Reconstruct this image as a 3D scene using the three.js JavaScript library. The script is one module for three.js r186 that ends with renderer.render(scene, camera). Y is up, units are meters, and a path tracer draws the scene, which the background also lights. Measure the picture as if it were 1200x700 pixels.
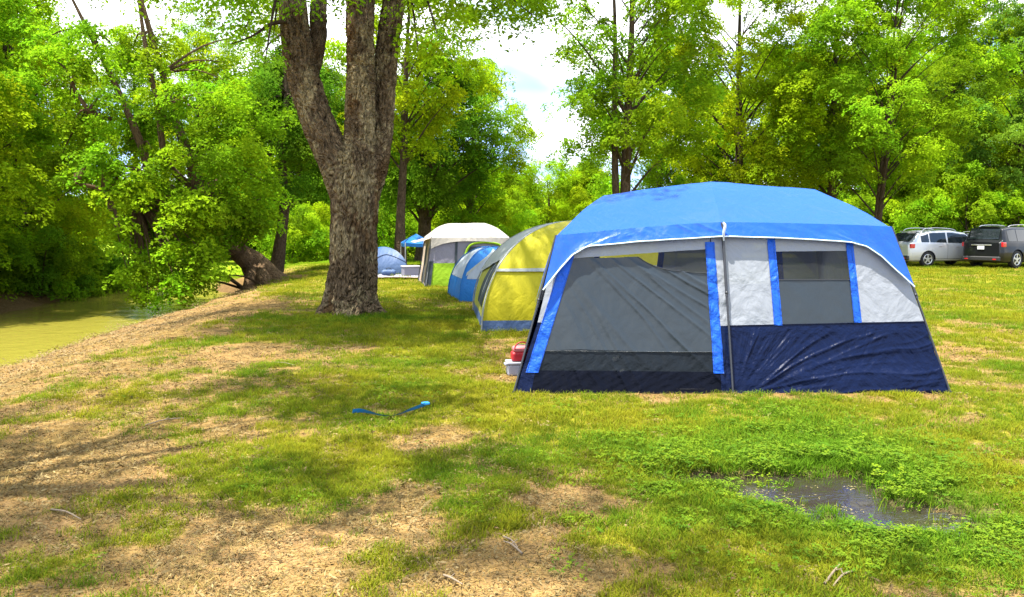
import * as THREE from 'three';
import { ImprovedNoise } from 'three/addons/math/ImprovedNoise.js';
import { RoundedBoxGeometry } from 'three/addons/geometries/RoundedBoxGeometry.js';
import { mergeGeometries } from 'three/addons/utils/BufferGeometryUtils.js';
import { Brush, Evaluator, SUBTRACTION } from 'three-bvh-csg';

// ------------------------------------------------------------------ camera, sky, sun, exposure
const FPX = 924, EYE = 1.65, PITCH = Math.atan(80 / FPX);
const scene = new THREE.Scene();
const camera = new THREE.PerspectiveCamera(2 * Math.atan(350 / FPX) * 180 / Math.PI, 1200 / 700, 0.1, 1200);
camera.position.set(0, EYE, 0);
camera.rotation.x = -PITCH;
const renderer = new THREE.WebGLRenderer({ antialias: true });
renderer.toneMapping = THREE.LinearToneMapping;
renderer.toneMappingExposure = 3.3;
renderer.shadowMap.enabled = true;

const perlin = new ImprovedNoise();
const N3 = (x, y, z) => perlin.noise(x + 31.7, y + 17.3, z + 53.1);
const fbm = (x, y, z = 0, o = 4) => { let s = 0, a = 0.5; for (let i = 0; i < o; i++) { s += a * N3(x, y, z + i * 7.7); x *= 2.03; y *= 2.03; z *= 2.03; a *= 0.5; } return s; };
const clamp = THREE.MathUtils.clamp, lerp = THREE.MathUtils.lerp, sstep = (a, b, x) => { const t = clamp((x - a) / (b - a), 0, 1); return t * t * (3 - 2 * t); };
function rng(seed) { let s = seed | 0; return () => { s = (s + 0x6d2b79f5) | 0; let t = Math.imul(s ^ (s >>> 15), 1 | s); t = (t + Math.imul(t ^ (t >>> 7), 61 | t)) ^ t; return ((t ^ (t >>> 14)) >>> 0) / 4294967296; }; }

function makeSky() {
  const W = 1024, H = 512, data = new Float32Array(W * H * 4);
  for (let r = 0; r < H; r++) for (let c = 0; c < W; c++) {
    const up = ((r + 0.5) / H - 0.5) * Math.PI, ro = ((c + 0.5) / W - 0.5) * 2 * Math.PI;
    const x = Math.cos(ro) * Math.cos(up), y = Math.sin(up), z = Math.sin(ro) * Math.cos(up);
    const k = 1 / (Math.max(y, 0) + 0.25), n = fbm(x * k * 1.6 + 5, z * k * 1.6, 2.2, 5);
    const cl = sstep(-0.2, 0.16, n), t = Math.pow(clamp(y, 0, 1), 0.5), i = (r * W + c) * 4;
    const b = [lerp(0.3, 0.12, t), lerp(0.43, 0.26, t), lerp(0.64, 0.56, t)], w = 0.86 + 0.2 * n;
    data[i] = lerp(b[0], w * 0.985, cl); data[i + 1] = lerp(b[1], w, cl); data[i + 2] = lerp(b[2], w * 1.04, cl); data[i + 3] = 1;
  }
  const t = new THREE.DataTexture(data, W, H, THREE.RGBAFormat, THREE.FloatType);
  t.mapping = THREE.EquirectangularReflectionMapping; t.magFilter = THREE.LinearFilter; t.needsUpdate = true;
  return t;
}
const skyTex = makeSky();
scene.background = skyTex; scene.environment = skyTex;

const SUN = new THREE.Vector3(-0.25, 0.93, 0.05).normalize();
const sun = new THREE.DirectionalLight(new THREE.Color().setRGB(1.0, 0.95, 0.84), 4.9);
sun.name = 'sun';
sun.position.copy(SUN).multiplyScalar(80).add(new THREE.Vector3(0, 0, -20));
sun.target.position.set(0, 0, -20);
sun.castShadow = true; sun.shadow.mapSize.set(4096, 4096);
Object.assign(sun.shadow.camera, { left: -70, right: 70, top: 70, bottom: -70, near: 1, far: 220 });
sun.shadow.radius = 1.5;
scene.add(sun, sun.target);

// ------------------------------------------------------------------ helpers
const V = (x, y, z) => new THREE.Vector3(x, y, z);
const lin = (r, g, b) => new THREE.Color().setRGB(r, g, b);
function ray(px, py) { const x = (px - 600) / FPX, y = (350 - py) / FPX, c = Math.cos(PITCH), s = Math.sin(PITCH); return V(x, y * c - s, -y * s - c); }
const at = (px, py, d) => { const r = ray(px, py); return r.multiplyScalar(d / -r.z).add(V(0, EYE, 0)); };
const ground = (px, py, h = 0) => { const r = ray(px, py); return r.multiplyScalar((h - EYE) / r.y).add(V(0, EYE, 0)); };

class GB {                                       // collects grids and tubes into one indexed geometry
  constructor() { this.p = []; this.u = []; this.i = []; this.c = []; this.col = null; }
  grid(fn, nu, nv, uvs) {
    const o = this.p.length / 3, pts = [];
    for (let j = 0; j <= nv; j++) for (let i = 0; i <= nu; i++) {
      const v = fn(i / nu, j / nv); this.p.push(v.x, v.y, v.z); pts.push(v);
      if (uvs) { const q = uvs(i / nu, j / nv, v); this.u.push(q[0], q[1]); } else this.u.push(v.x + 0.41 * v.z, v.y + 0.37 * v.z);
      if (this.col) this.c.push(...this.col);
    }
    for (let j = 0; j < nv; j++) for (let i = 0; i < nu; i++) { const a = o + j * (nu + 1) + i, b = a + 1, c = a + nu + 1, d = c + 1; this.i.push(a, b, d, a, d, c); }
    return this;
  }
  tube(pts, rad, rs = 8, seg = 0, bump = null) {  // tapered tube on a smooth curve through pts
    const curve = new THREE.CatmullRomCurve3(pts.map((p) => p.clone()), false, 'centripetal'), n = seg || Math.max(4, pts.length * 3);
    const len = curve.getLength();
    let N = V(1, 0, 0.13), Bn = V(0, 0, 0); const o = this.p.length / 3;
    for (let j = 0; j <= n; j++) {
      const t = j / n, c = curve.getPoint(t), T = curve.getTangent(t);
      N.addScaledVector(T, -N.dot(T)); if (N.lengthSq() < 1e-6) N.set(0.3, 0.2, 1).addScaledVector(T, -T.dot(V(0.3, 0.2, 1))); N.normalize();
      Bn.crossVectors(T, N);
      const f = t * (rad.length - 1), k = Math.min(Math.floor(f), rad.length - 2), r = lerp(rad[k], rad[k + 1], f - k);
      for (let i = 0; i <= rs; i++) {
        const a = i / rs * Math.PI * 2; let rr = r; if (bump) rr *= bump(i === rs ? 0 : a, t * len, r);
        this.p.push(c.x + (N.x * Math.cos(a) + Bn.x * Math.sin(a)) * rr, c.y + (N.y * Math.cos(a) + Bn.y * Math.sin(a)) * rr, c.z + (N.z * Math.cos(a) + Bn.z * Math.sin(a)) * rr);
        this.u.push(i / rs * Math.max(1, Math.round(r * 4)), t * len * 0.45);
        if (this.col) this.c.push(...this.col);
      }
    }
    for (let j = 0; j < n; j++) for (let i = 0; i < rs; i++) { const a = o + j * (rs + 1) + i, b = a + 1, c = a + rs + 1, d = c + 1; this.i.push(a, b, d, a, d, c); }
    return this;
  }
  tri(a, b, c) { const o = this.p.length / 3; for (const v of [a, b, c]) { this.p.push(v.x, v.y, v.z); this.u.push(v.x, v.z); if (this.col) this.c.push(...this.col); } this.i.push(o, o + 1, o + 2); return this; }
  geo() {
    const g = new THREE.BufferGeometry();
    g.setAttribute('position', new THREE.Float32BufferAttribute(this.p, 3));
    g.setAttribute('uv', new THREE.Float32BufferAttribute(this.u, 2));
    if (this.c.length) g.setAttribute('color', new THREE.Float32BufferAttribute(this.c, 3));
    g.setIndex(this.i); g.computeVertexNormals();
    return g;
  }
}
const names = {};
function numbered(n) { names[n] = (names[n] ?? -1) + 1; return names[n] ? n + '_' + String(names[n]).padStart(3, '0') : n; }
function shade(o) { o.castShadow = true; o.receiveShadow = true; return o; }
function tag(o, label, category, group, kind) { if (label) o.userData.label = label; if (category) o.userData.category = category; if (group) o.userData.group = group; if (kind) o.userData.kind = kind; return o; }
function thing(name, label, category, pos = V(0, 0, 0), turn = 0, group) { const g = new THREE.Group(); g.name = numbered(name); g.position.copy(pos); g.rotation.y = turn; scene.add(g); return tag(g, label, category, group); }
function part(name, geo, mat, parent) { const m = shade(new THREE.Mesh(geo.geo ? geo.geo() : geo, mat)); m.name = parent === scene ? numbered(name) : name; parent.add(m); return m; }
const std = (c, r = 0.8, o = {}) => new THREE.MeshPhysicalMaterial({ color: c, roughness: r, ...o });
function dataTex(w, h, fn, srgb) {
  const d = new Uint8Array(w * h * 4);
  for (let y = 0; y < h; y++) for (let x = 0; x < w; x++) { const c = fn(x / w, y / h), i = (y * w + x) * 4; d[i] = clamp(c[0], 0, 1) * 255; d[i + 1] = clamp(c[1], 0, 1) * 255; d[i + 2] = clamp(c[2], 0, 1) * 255; d[i + 3] = 255; }
  const t = new THREE.DataTexture(d, w, h); t.wrapS = t.wrapT = THREE.RepeatWrapping; t.magFilter = THREE.LinearFilter; t.minFilter = THREE.LinearMipmapLinearFilter; t.generateMipmaps = true; if (srgb) t.colorSpace = THREE.SRGBColorSpace; t.needsUpdate = true; return t;
}

// ------------------------------------------------------------------ terrain
const RIV = [[-9.5, 40, 5], [-11.8, 5, 5], [-12.5, -5, 5], [-13.0, -12, 4.9], [-14.2, -25, 4.4], [-15.2, -33, 4.3], [-19, -39.5, 4.3], [-28, -43.8, 4.3], [-60, -47, 4.3], [-140, -44, 4.3]];
function river(x, z) {                            // metres inside the bank crest (negative outside)
  let best = -1e9;
  for (let k = 0; k < RIV.length - 1; k++) {
    const [ax, az, aw] = RIV[k], [bx, bz, bw] = RIV[k + 1], dx = bx - ax, dz = bz - az, t = clamp(((x - ax) * dx + (z - az) * dz) / (dx * dx + dz * dz), 0, 1);
    best = Math.max(best, lerp(aw, bw, t) - Math.hypot(x - ax - dx * t, z - az - dz * t));
  }
  return best;
}
const WATER = -1.2;
const puddles = [[1.9, -4.98, 0.56, 0.4, 0.14], [2.28, -4.5, 0.4, 0.28, 0.125], [1.25, -5.2, 0.3, 0.22, 0.095]];
const pudN = (x, z) => 0.5 * N3(x * 2.9, 4, z * 3.4) + 0.32 * N3(x * 7, 9, z * 8) + 0.15 * N3(x * 17, 9, z * 19);
function H(x, z) {
  const r = river(x, z) + 0.5 * N3(x * 0.35, 1, z * 0.35) + 0.3 * N3(x * 1.3, 3, z * 1.3) + 0.16 * N3(x * 3.4, 3, z * 3.4);
  let h = 0.05 * fbm(x * 0.25, z * 0.25, 3, 3) + 0.012 * N3(x * 2.1, 2, z * 2.1) + 0.006 * N3(x * 6, 5, z * 6);
  h -= 0.6 * sstep(-3.4, 0.4, r) + 0.85 * sstep(-0.4, 1.9, r) + 0.8 * sstep(1.5, 4.2, r);
  if (z < -38 && x < -9) h -= 0.5 * sstep(-38, -44, z) * sstep(-9, -13, x) * (1 - sstep(-60, -90, z));
  for (const [px, pz, rx, rz, d] of puddles) { const q = Math.hypot((x - px) / rx, (z - pz) / rz) * (1 + pudN(x, z)); h -= d * (1 - sstep(0.5, 1.35, q)) * (1 + 0.95 * N3(x * 4.6, 7, z * 6.5) + 0.6 * N3(x * 12, 7, z * 14)); }
  return h;
}
const HP = (x, z, dy = 0) => V(x, H(x, z) + dy, z);

// cover: how green the ground is, from patches seen in the photograph plus noise
const PATCH = [];
function patch(x0, y0, x1, y1, w, kind = 'g') { const a = ground(x0, y1), b = ground(x1, y1), c = ground((x0 + x1) / 2, y0), m = ground((x0 + x1) / 2, (y0 + y1) / 2); PATCH.push([m.x, m.z, Math.max(0.25, Math.abs(b.x - a.x) / 2), Math.max(0.25, Math.abs(a.z - c.z) / 2), w, kind]); }
patch(760, 490, 1240, 640, 1.1, 'l'); patch(700, 500, 860, 600, 0.5, 'l'); patch(620, 468, 1120, 505, 0.45); patch(1080, 320, 1300, 420, 0.3);
patch(420, 372, 590, 440, 0.6); patch(230, 375, 390, 412, 0.55); patch(300, 430, 540, 500, 0.25); patch(380, 530, 540, 575, 0.4); patch(560, 500, 700, 560, 0.35); patch(720, 580, 900, 650, 0.4);
patch(350, 560, 420, 610, 0.35); patch(375, 360, 465, 380, 0.7, 'l'); patch(540, 600, 640, 640, 0.3); patch(820, 620, 1120, 680, 0.45); patch(480, 440, 600, 475, 0.4);
patch(560, 640, 730, 720, -0.85); patch(190, 590, 360, 720, -0.55); patch(-200, 430, 240, 720, -0.55); patch(280, 520, 560, 720, -0.25); patch(-60, 330, 340, 432, -0.75); patch(245, 485, 310, 522, -0.8); patch(365, 398, 450, 442, -0.6);
patch(1080, 650, 1260, 720, -0.6); patch(1055, 475, 1135, 500, -0.5); patch(490, 486, 565, 508, -0.5); patch(600, 560, 700, 600, -0.4); patch(240, 395, 330, 432, -0.7); patch(700, 640, 850, 700, -0.5); patch(430, 560, 500, 590, -0.4);
function cover(x, z) {
  let g = 0, l = 0;
  for (const [px, pz, rx, rz, w, k] of PATCH) { const e = Math.exp(-((x - px) ** 2 / rx ** 2 + (z - pz) ** 2 / rz ** 2)); g += w * e; if (k === 'l') l += w * e; }
  const r = river(x, z), far = sstep(-11, -24, z);
  g += 0.95 * fbm(x * 0.55, z * 0.55, 8, 3) + 1.0 * fbm(x * 1.9, z * 1.9, 5, 3) + 0.6 * fbm(x * 5.5, z * 5.5, 6, 2) + 0.47 - 0.75 * sstep(-3.2, -0.6, r) * (1 - sstep(-36, -40, z)) + 0.3 * far;
  if (x < -22 || z < -42) g += 0.4;
  return { g: clamp(g, 0, 1), l: clamp(l, 0, 1), far, r };
}
const canvasTex = (size, draw) => { const c = document.createElement('canvas'); c.width = c.height = size; draw(c.getContext('2d'), size); const t = new THREE.CanvasTexture(c); t.wrapS = t.wrapT = THREE.RepeatWrapping; t.colorSpace = THREE.SRGBColorSpace; return t; };
const groundTex = canvasTex(2048, (g, S) => {      // soil specks, dead stems and crumbs, about 2.6 m across
  const R = rng(5); g.fillStyle = '#b4b0a8'; g.fillRect(0, 0, S, S);
  const wrap = (x, y, r, f) => { for (const ox of [-S, 0, S]) for (const oy of [-S, 0, S]) { const X = x + ox, Y = y + oy; if (X > -r && X < S + r && Y > -r && Y < S + r) f(X, Y); } };
  for (let k = 0; k < 2600; k++) { const x = R() * S, y = R() * S, r = 10 + R() * 46, v = R() < 0.5 ? '90,82,70' : '236,228,208'; wrap(x, y, r, (X, Y) => { g.fillStyle = `rgba(${v},0.10)`; g.beginPath(); g.ellipse(X, Y, r, r * (0.4 + 0.6 * R()), R() * 3, 0, 7); g.fill(); }); }
  for (let k = 0; k < 42000; k++) { const x = R() * S, y = R() * S, r = 0.8 + R() * R() * 5, v = Math.floor(70 + R() * 185); g.fillStyle = `rgba(${v},${Math.floor(v * 0.95)},${Math.floor(v * 0.86)},0.55)`; g.beginPath(); g.ellipse(x, y, r, r * 0.7, R() * 3, 0, 7); g.fill(); }
  g.lineCap = 'round';
  for (let k = 0; k < 21000; k++) { const x = R() * S, y = R() * S, a = R() * 6.3, L = 8 + R() * 50, v = R() < 0.4 ? Math.floor(60 + R() * 60) : Math.floor(190 + R() * 65), q = R() * 0.8 - 0.4; wrap(x, y, L, (X, Y) => { g.strokeStyle = `rgba(${v},${Math.floor(v * 0.93)},${Math.floor(v * 0.74)},0.7)`; g.lineWidth = 1 + (k % 3) * 0.8; g.beginPath(); g.moveTo(X, Y); g.quadraticCurveTo(X + Math.cos(a + q) * L * 0.5, Y + Math.sin(a + q) * L * 0.5, X + Math.cos(a) * L, Y + Math.sin(a) * L); g.stroke(); }); }
});
function groundMesh() {
  const nx = 460, nz = 440, ax = 2.2, bx = 5.2, p = new Float32Array((nx + 1) * (nz + 1) * 3), c = new Float32Array(p.length), u = new Float32Array((nx + 1) * (nz + 1) * 2), idx = [];
  const soil = [0.265, 0.172, 0.086], straw = [0.205, 0.142, 0.052], litter = [0.15, 0.1, 0.034], grass = [0.14, 0.155, 0.014], lawn = [0.24, 0.225, 0.022], mud = [0.06, 0.048, 0.032], lush = [0.09, 0.13, 0.016], meadow = [0.2, 0.31, 0.016], shore = [0.15, 0.1, 0.052];
  for (let j = 0; j <= nz; j++) for (let i = 0; i <= nx; i++) {
    const x = 0.5 + ax * Math.sinh(bx * (2 * i / nx - 1)), w = j / nz, z = -4.5 - ax * Math.sinh(5.7 * w * w * 0.35 + 5.7 * w * 0.65 - (1 - w) * 2.5 * 0), k = j * (nx + 1) + i;
    const zz = w < 0.08 ? 24 - (24 + 2) * (w / 0.08) : -2 - 1.6 * Math.sinh(5.8 * (w - 0.08) / 0.92);
    p.set([x, H(x, zz), zz], k * 3); u.set([x / 2.6 + 0.02 * fbm(x * 0.2, zz * 0.2), zz / 2.6], k * 2);
    const { g, l, far, r } = cover(x, zz), n = 0.5 + 0.9 * fbm(x * 0.9, zz * 0.9, 12, 3), n2 = 0.5 + 0.9 * fbm(x * 2.7, zz * 2.7, 15, 3);
    const col = [0, 1, 2].map((q) => {
      let v = lerp(soil[q], straw[q], clamp(n * 1.4 - 0.2, 0, 1)); v = lerp(v, litter[q], clamp(n2 * 1.8 - 0.9, 0, 1) * 0.7);
      v = lerp(v, lerp(grass[q], lawn[q], clamp(n * 1.1 - 0.1, 0, 1)), sstep(0.25, 0.75, g)); v = lerp(v, lush[q], sstep(0.2, 0.7, l)); v = lerp(v, meadow[q], sstep(-36, -44, zz) * sstep(4, -6, x));
      if (r > -1.2) v = lerp(v, shore[q], sstep(-0.4, 0.8, r + n2 * 0.6 - 0.3));
      return v;
    });
    let wet = 0; for (const [qx, qz, rx, rz] of puddles) wet = Math.max(wet, 1 - sstep(0.9, 1.5, Math.hypot((x - qx) / rx, (zz - qz) / rz) * (1 + pudN(x, zz))));
    const q = sstep(1.5, 2.0, r); for (let s = 0; s < 3; s++) c[k * 3 + s] = lerp(lerp(col[s], mud[s], wet), mud[s], q * 0.7) / 0.5;
  }
  for (let j = 0; j < nz; j++) for (let i = 0; i < nx; i++) { const a = j * (nx + 1) + i, b = a + 1, d = a + nx + 1, e = d + 1; idx.push(a, b, e, a, e, d); }
  const g = new THREE.BufferGeometry(); g.setAttribute('position', new THREE.BufferAttribute(p, 3)); g.setAttribute('color', new THREE.BufferAttribute(c, 3)); g.setAttribute('uv', new THREE.BufferAttribute(u, 2)); g.setIndex(idx); g.computeVertexNormals();
  const m = new THREE.MeshPhysicalMaterial({ map: groundTex, bumpMap: groundTex, bumpScale: 0.012, vertexColors: true, roughness: 0.95, specularIntensity: 0.1 });
  tag(part('ground', g, m, scene), null, null, null, 'structure');
}
groundMesh();

const rippleTex = dataTex(512, 512, (u, v) => { const a = 2 * Math.PI; const n = fbm(Math.cos(u * a) * 2.2, Math.sin(u * a) * 2.2, Math.cos(v * a) * 3 + Math.sin(v * a) * 1.3, 4) * 0.6 + 0.5; return [n, n, n]; });
{
  const b = new GB(); b.grid((u, v) => V(lerp(-150, -4, u), WATER, lerp(30, -56, v)), 4, 4, (u, v, p) => [p.x / 5, p.z / 2.6]);
  tag(part('river_water', b, std(lin(0.225, 0.2, 0.03), 0.08, { bumpMap: rippleTex, bumpScale: 0.02, specularIntensity: 0.6 }), scene), null, null, null, 'structure');
  const w = new GB(); w.grid((u, v) => V(lerp(0.7, 3.0, u), -0.046, lerp(-3.9, -5.7, v)), 24, 24, (u, v, p) => [p.x / 0.8 + 0.1 * N3(p.x * 2, 1, p.z * 2), p.z / 0.6]);
  tag(part('puddle_water', w, std(lin(0.024, 0.02, 0.013), 0.03, { bumpMap: rippleTex, bumpScale: 0.004, specularIntensity: 1 }), scene), null, null, null, 'structure');
}

// ------------------------------------------------------------------ bark and leaves
const barkTex = (() => {
  const W = 512, Hh = 1024, ridge = (u, v) => { const a = u * Math.PI * 2, w = 0.35 * N3(Math.cos(a) * 2, Math.sin(a) * 2, v * 9); const n = N3(Math.cos(a + w) * 5.5, Math.sin(a + w) * 5.5, v * 13), m = N3(Math.cos(a) * 14, Math.sin(a) * 14, v * 44); return 1 - Math.abs(n) * 1.9 + 0.35 * m; };
  const mk = (fn, s) => { const t = dataTex(W, Hh, fn, s); t.wrapT = THREE.MirroredRepeatWrapping; return t; };
  const bump = mk((u, v) => { const r = clamp(ridge(u, v) * 0.8, 0, 1); return [r, r, r]; });
  const color = mk((u, v) => { const a = u * Math.PI * 2, n = 0.5 + fbm(Math.cos(a) * 6, Math.sin(a) * 6, v * 14, 4), m = 0.5 + fbm(Math.cos(a) * 22, Math.sin(a) * 22, v * 40, 3), k = 0.34 + 0.26 * n + 0.22 * m; return [k * 1.03, k * 0.95, k * 0.83]; }, true);
  return { bump, color };
})();
const barkMat = new THREE.MeshPhysicalMaterial({ specularIntensity: 0.2, color: lin(0.26, 0.215, 0.18), map: barkTex.color, bumpMap: barkTex.bump, bumpScale: 0.03, roughness: 0.95 });
const barkBig = new THREE.MeshPhysicalMaterial({ specularIntensity: 0.2, color: lin(0.5, 0.43, 0.35), map: barkTex.color, bumpMap: barkTex.bump, bumpScale: 0.1, roughness: 0.95, vertexColors: true });

function leafSpray(seed, n, rad, len, flat) {     // a spray of folded, pointed leaves
  const R = rng(seed), b = new GB(), q = new THREE.Quaternion(), e = new THREE.Euler();
  for (let k = 0; k < n; k++) {
    const a = R() * 6.283, r = rad * Math.sqrt(R()), c = V(Math.cos(a) * r, (R() - 0.5) * rad * flat - r * r * 0.25 / rad, Math.sin(a) * r);
    e.set((R() - 0.5) * 1.5 - 0.15, a + (R() - 0.5) * 2.2, (R() - 0.5) * 1.2, 'YXZ'); q.setFromEuler(e);
    const L = len * (0.65 + 0.6 * R()), w = L * (0.28 + 0.08 * R());
    const P = [V(0, 0, 0), V(w, 0.12 * L, L * 0.42), V(0, -0.05 * L, L), V(-w, 0.12 * L, L * 0.42), V(w * 0.66, 0.08 * L, L * 0.8), V(-w * 0.66, 0.08 * L, L * 0.8)].map((p) => p.applyQuaternion(q).add(c));
    b.tri(P[0], P[1], P[4]); b.tri(P[0], P[4], P[2]); b.tri(P[0], P[2], P[5]); b.tri(P[0], P[5], P[3]);
  }
  return b.geo();
}
const SPRAY = [11, 12, 13].map((s) => leafSpray(s, 40, 0.36, 0.118, 0.6));
const SPRAY_FINE = [21, 22].map((s) => leafSpray(s, 34, 0.32, 0.085, 0.45));
const SPRAY_FAR = [31, 32].map((s) => leafSpray(s, 50, 0.58, 0.18, 0.8));
const leafMat = new THREE.MeshPhysicalMaterial({ color: 0xffffff, roughness: 1, transmission: 0.46, thickness: 0, specularIntensity: 0.05 });

const barkRoot = barkMat.clone(); barkRoot.color = lin(0.44, 0.34, 0.25);
const tmpM = new THREE.Matrix4(), tmpQ = new THREE.Quaternion(), tmpQ2 = new THREE.Quaternion(), tmpS = new THREE.Vector3();
function crownMesh(name, lobes, spray, per, base, vary, seed, scale = 1) {
  const R = rng(seed), list = [];
  for (const [c, r, fl = 0.62, dens = 1] of lobes) {
    // tints come from the random generator alone, per clump and per spray, whatever the place in the crown
    const n = Math.round(per * r * r * dens), clumpTint = (R() - 0.5) * vary, clumpHue = (R() - 0.5) * vary;
    for (let k = 0; k < n; k++) {
      const d = V(R() + R() - 1, R() + R() - 1, R() + R() - 1).normalize(), gs = Math.sqrt(-2 * Math.log(1 - 0.97 * R())), rr = r * (0.22 + 0.5 * gs) * (0.8 + 0.7 * N3(c.x + d.x * 2, c.y + d.y * 2, c.z + d.z * 2) + 0.1);
      const p = V(c.x + d.x * rr, c.y + d.y * rr * (fl + 0.12) - 0.1 * rr * rr / r, c.z + d.z * rr);
      tmpQ.setFromAxisAngle(V(0, 1, 0), R() * 6.283); tmpQ2.setFromUnitVectors(V(0, 1, 0), V(d.x * 0.7 + (R() - 0.5) * 0.5, 0.8, d.z * 0.7 + (R() - 0.5) * 0.5).normalize());
      const s = scale * (0.75 + 0.55 * R());
      list.push([tmpM.compose(p, tmpQ2.clone().multiply(tmpQ), V(s, s, s)).clone(), clumpTint + (R() - 0.5) * vary * 0.9, clumpHue + (R() - 0.5) * vary * 0.6]);
    }
  }
  const m = shade(new THREE.InstancedMesh(spray, leafMat, list.length)); m.name = name;
  list.forEach(([mat, randomTint, randomHue], i) => { m.setMatrixAt(i, mat); const f = 1 + randomTint; m.setColorAt(i, lin(base[0] * f * (1 + 0.5 * randomHue), base[1] * f, base[2] * f * (1 - 0.5 * randomHue))); });
  m.userData.kind = 'stuff';
  return m;
}
const LEAF = { sunny: [0.265, 0.4, 0.006], mid: [0.205, 0.355, 0.008], deep: [0.12, 0.245, 0.01], warm: [0.28, 0.39, 0.006], blue: [0.12, 0.235, 0.018] };

function autoTree(o) {
  const R = rng(o.seed), root = thing(o.name, o.label, o.category || 'tree', V(o.x, H(o.x, o.z) - 0.05, o.z), 0, o.group);
  const { h, r, base } = o, tr = o.trunk ?? h * 0.016 + 0.05, lean = o.lean || [0, 0], lobes = [], wood = new GB();
  const axis = (t) => V(lean[0] * t * t * h + 0.25 * N3(o.seed, t * 2.2, 1), t * h, lean[1] * t * t * h + 0.25 * N3(o.seed, t * 2.2, 5));
  const stems = o.stems || 1;
  for (let s = 0; s < stems; s++) { const off = s ? V((R() - 0.5) * 0.14 * h, 0, (R() - 0.5) * 0.14 * h) : V(0, 0, 0), pts = [], rad = []; for (let k = 0; k <= 6; k++) { const t = k / 6 * 0.86; pts.push(axis(t).addScaledVector(off, Math.sqrt(t) * 1.1)); rad.push(tr * (1 - 0.86 * k / 6) * (k === 0 ? 1.35 : 1) * (s ? 0.7 : 1)); } wood.tube(pts, rad, 9, 18); }
  const n = o.lobes;
  for (let k = 0; k < n; k++) {
    const t = Math.pow((k + R()) / n, 0.92), y = lerp(base, h, t), prof = Math.pow(Math.sin(Math.PI * (0.16 + 0.79 * t)), 0.75) * (o.cone ? lerp(1.15, 0.55, t) : 1), a = k * 2.39996 + R() * 1.1, rr = r * prof * (0.25 + 0.75 * Math.sqrt(R())) * (0.85 + 0.3 * R());
    const c = axis(clamp(y / h, 0, 1)).add(V(Math.cos(a) * rr, (R() - 0.5) * 0.6, Math.sin(a) * rr)), lr = (o.lobe || 1.2) * (0.65 + 0.6 * R()) * lerp(1.05, 0.8, t);
    lobes.push([c, lr, 0.5 + 0.25 * R()]);
    if (k % (o.limbEvery || 2) === 0) { const sy = clamp((y - rr * 0.75 - 0.5) / h, base / h * 0.55, 0.84), st = axis(sy), mid = st.clone().lerp(c, 0.5).add(V(0, rr * 0.1, 0)), q = tr * (1 - sy) * 0.26 + 0.012; wood.tube([st, mid, c], [q, q * 0.55, 0.008], 5, 6); }
  }
  part('trunk', wood, o.bark || barkMat, root);
  root.add(crownMesh('crown', lobes, o.spray || SPRAY[o.seed % 3], (o.per || 26) * 1.08, o.leaf, o.vary ?? 0.6, o.seed + 99, o.scale || 1));
  return root;
}
const X = (px, d) => at(px, 270, d).x;

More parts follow.
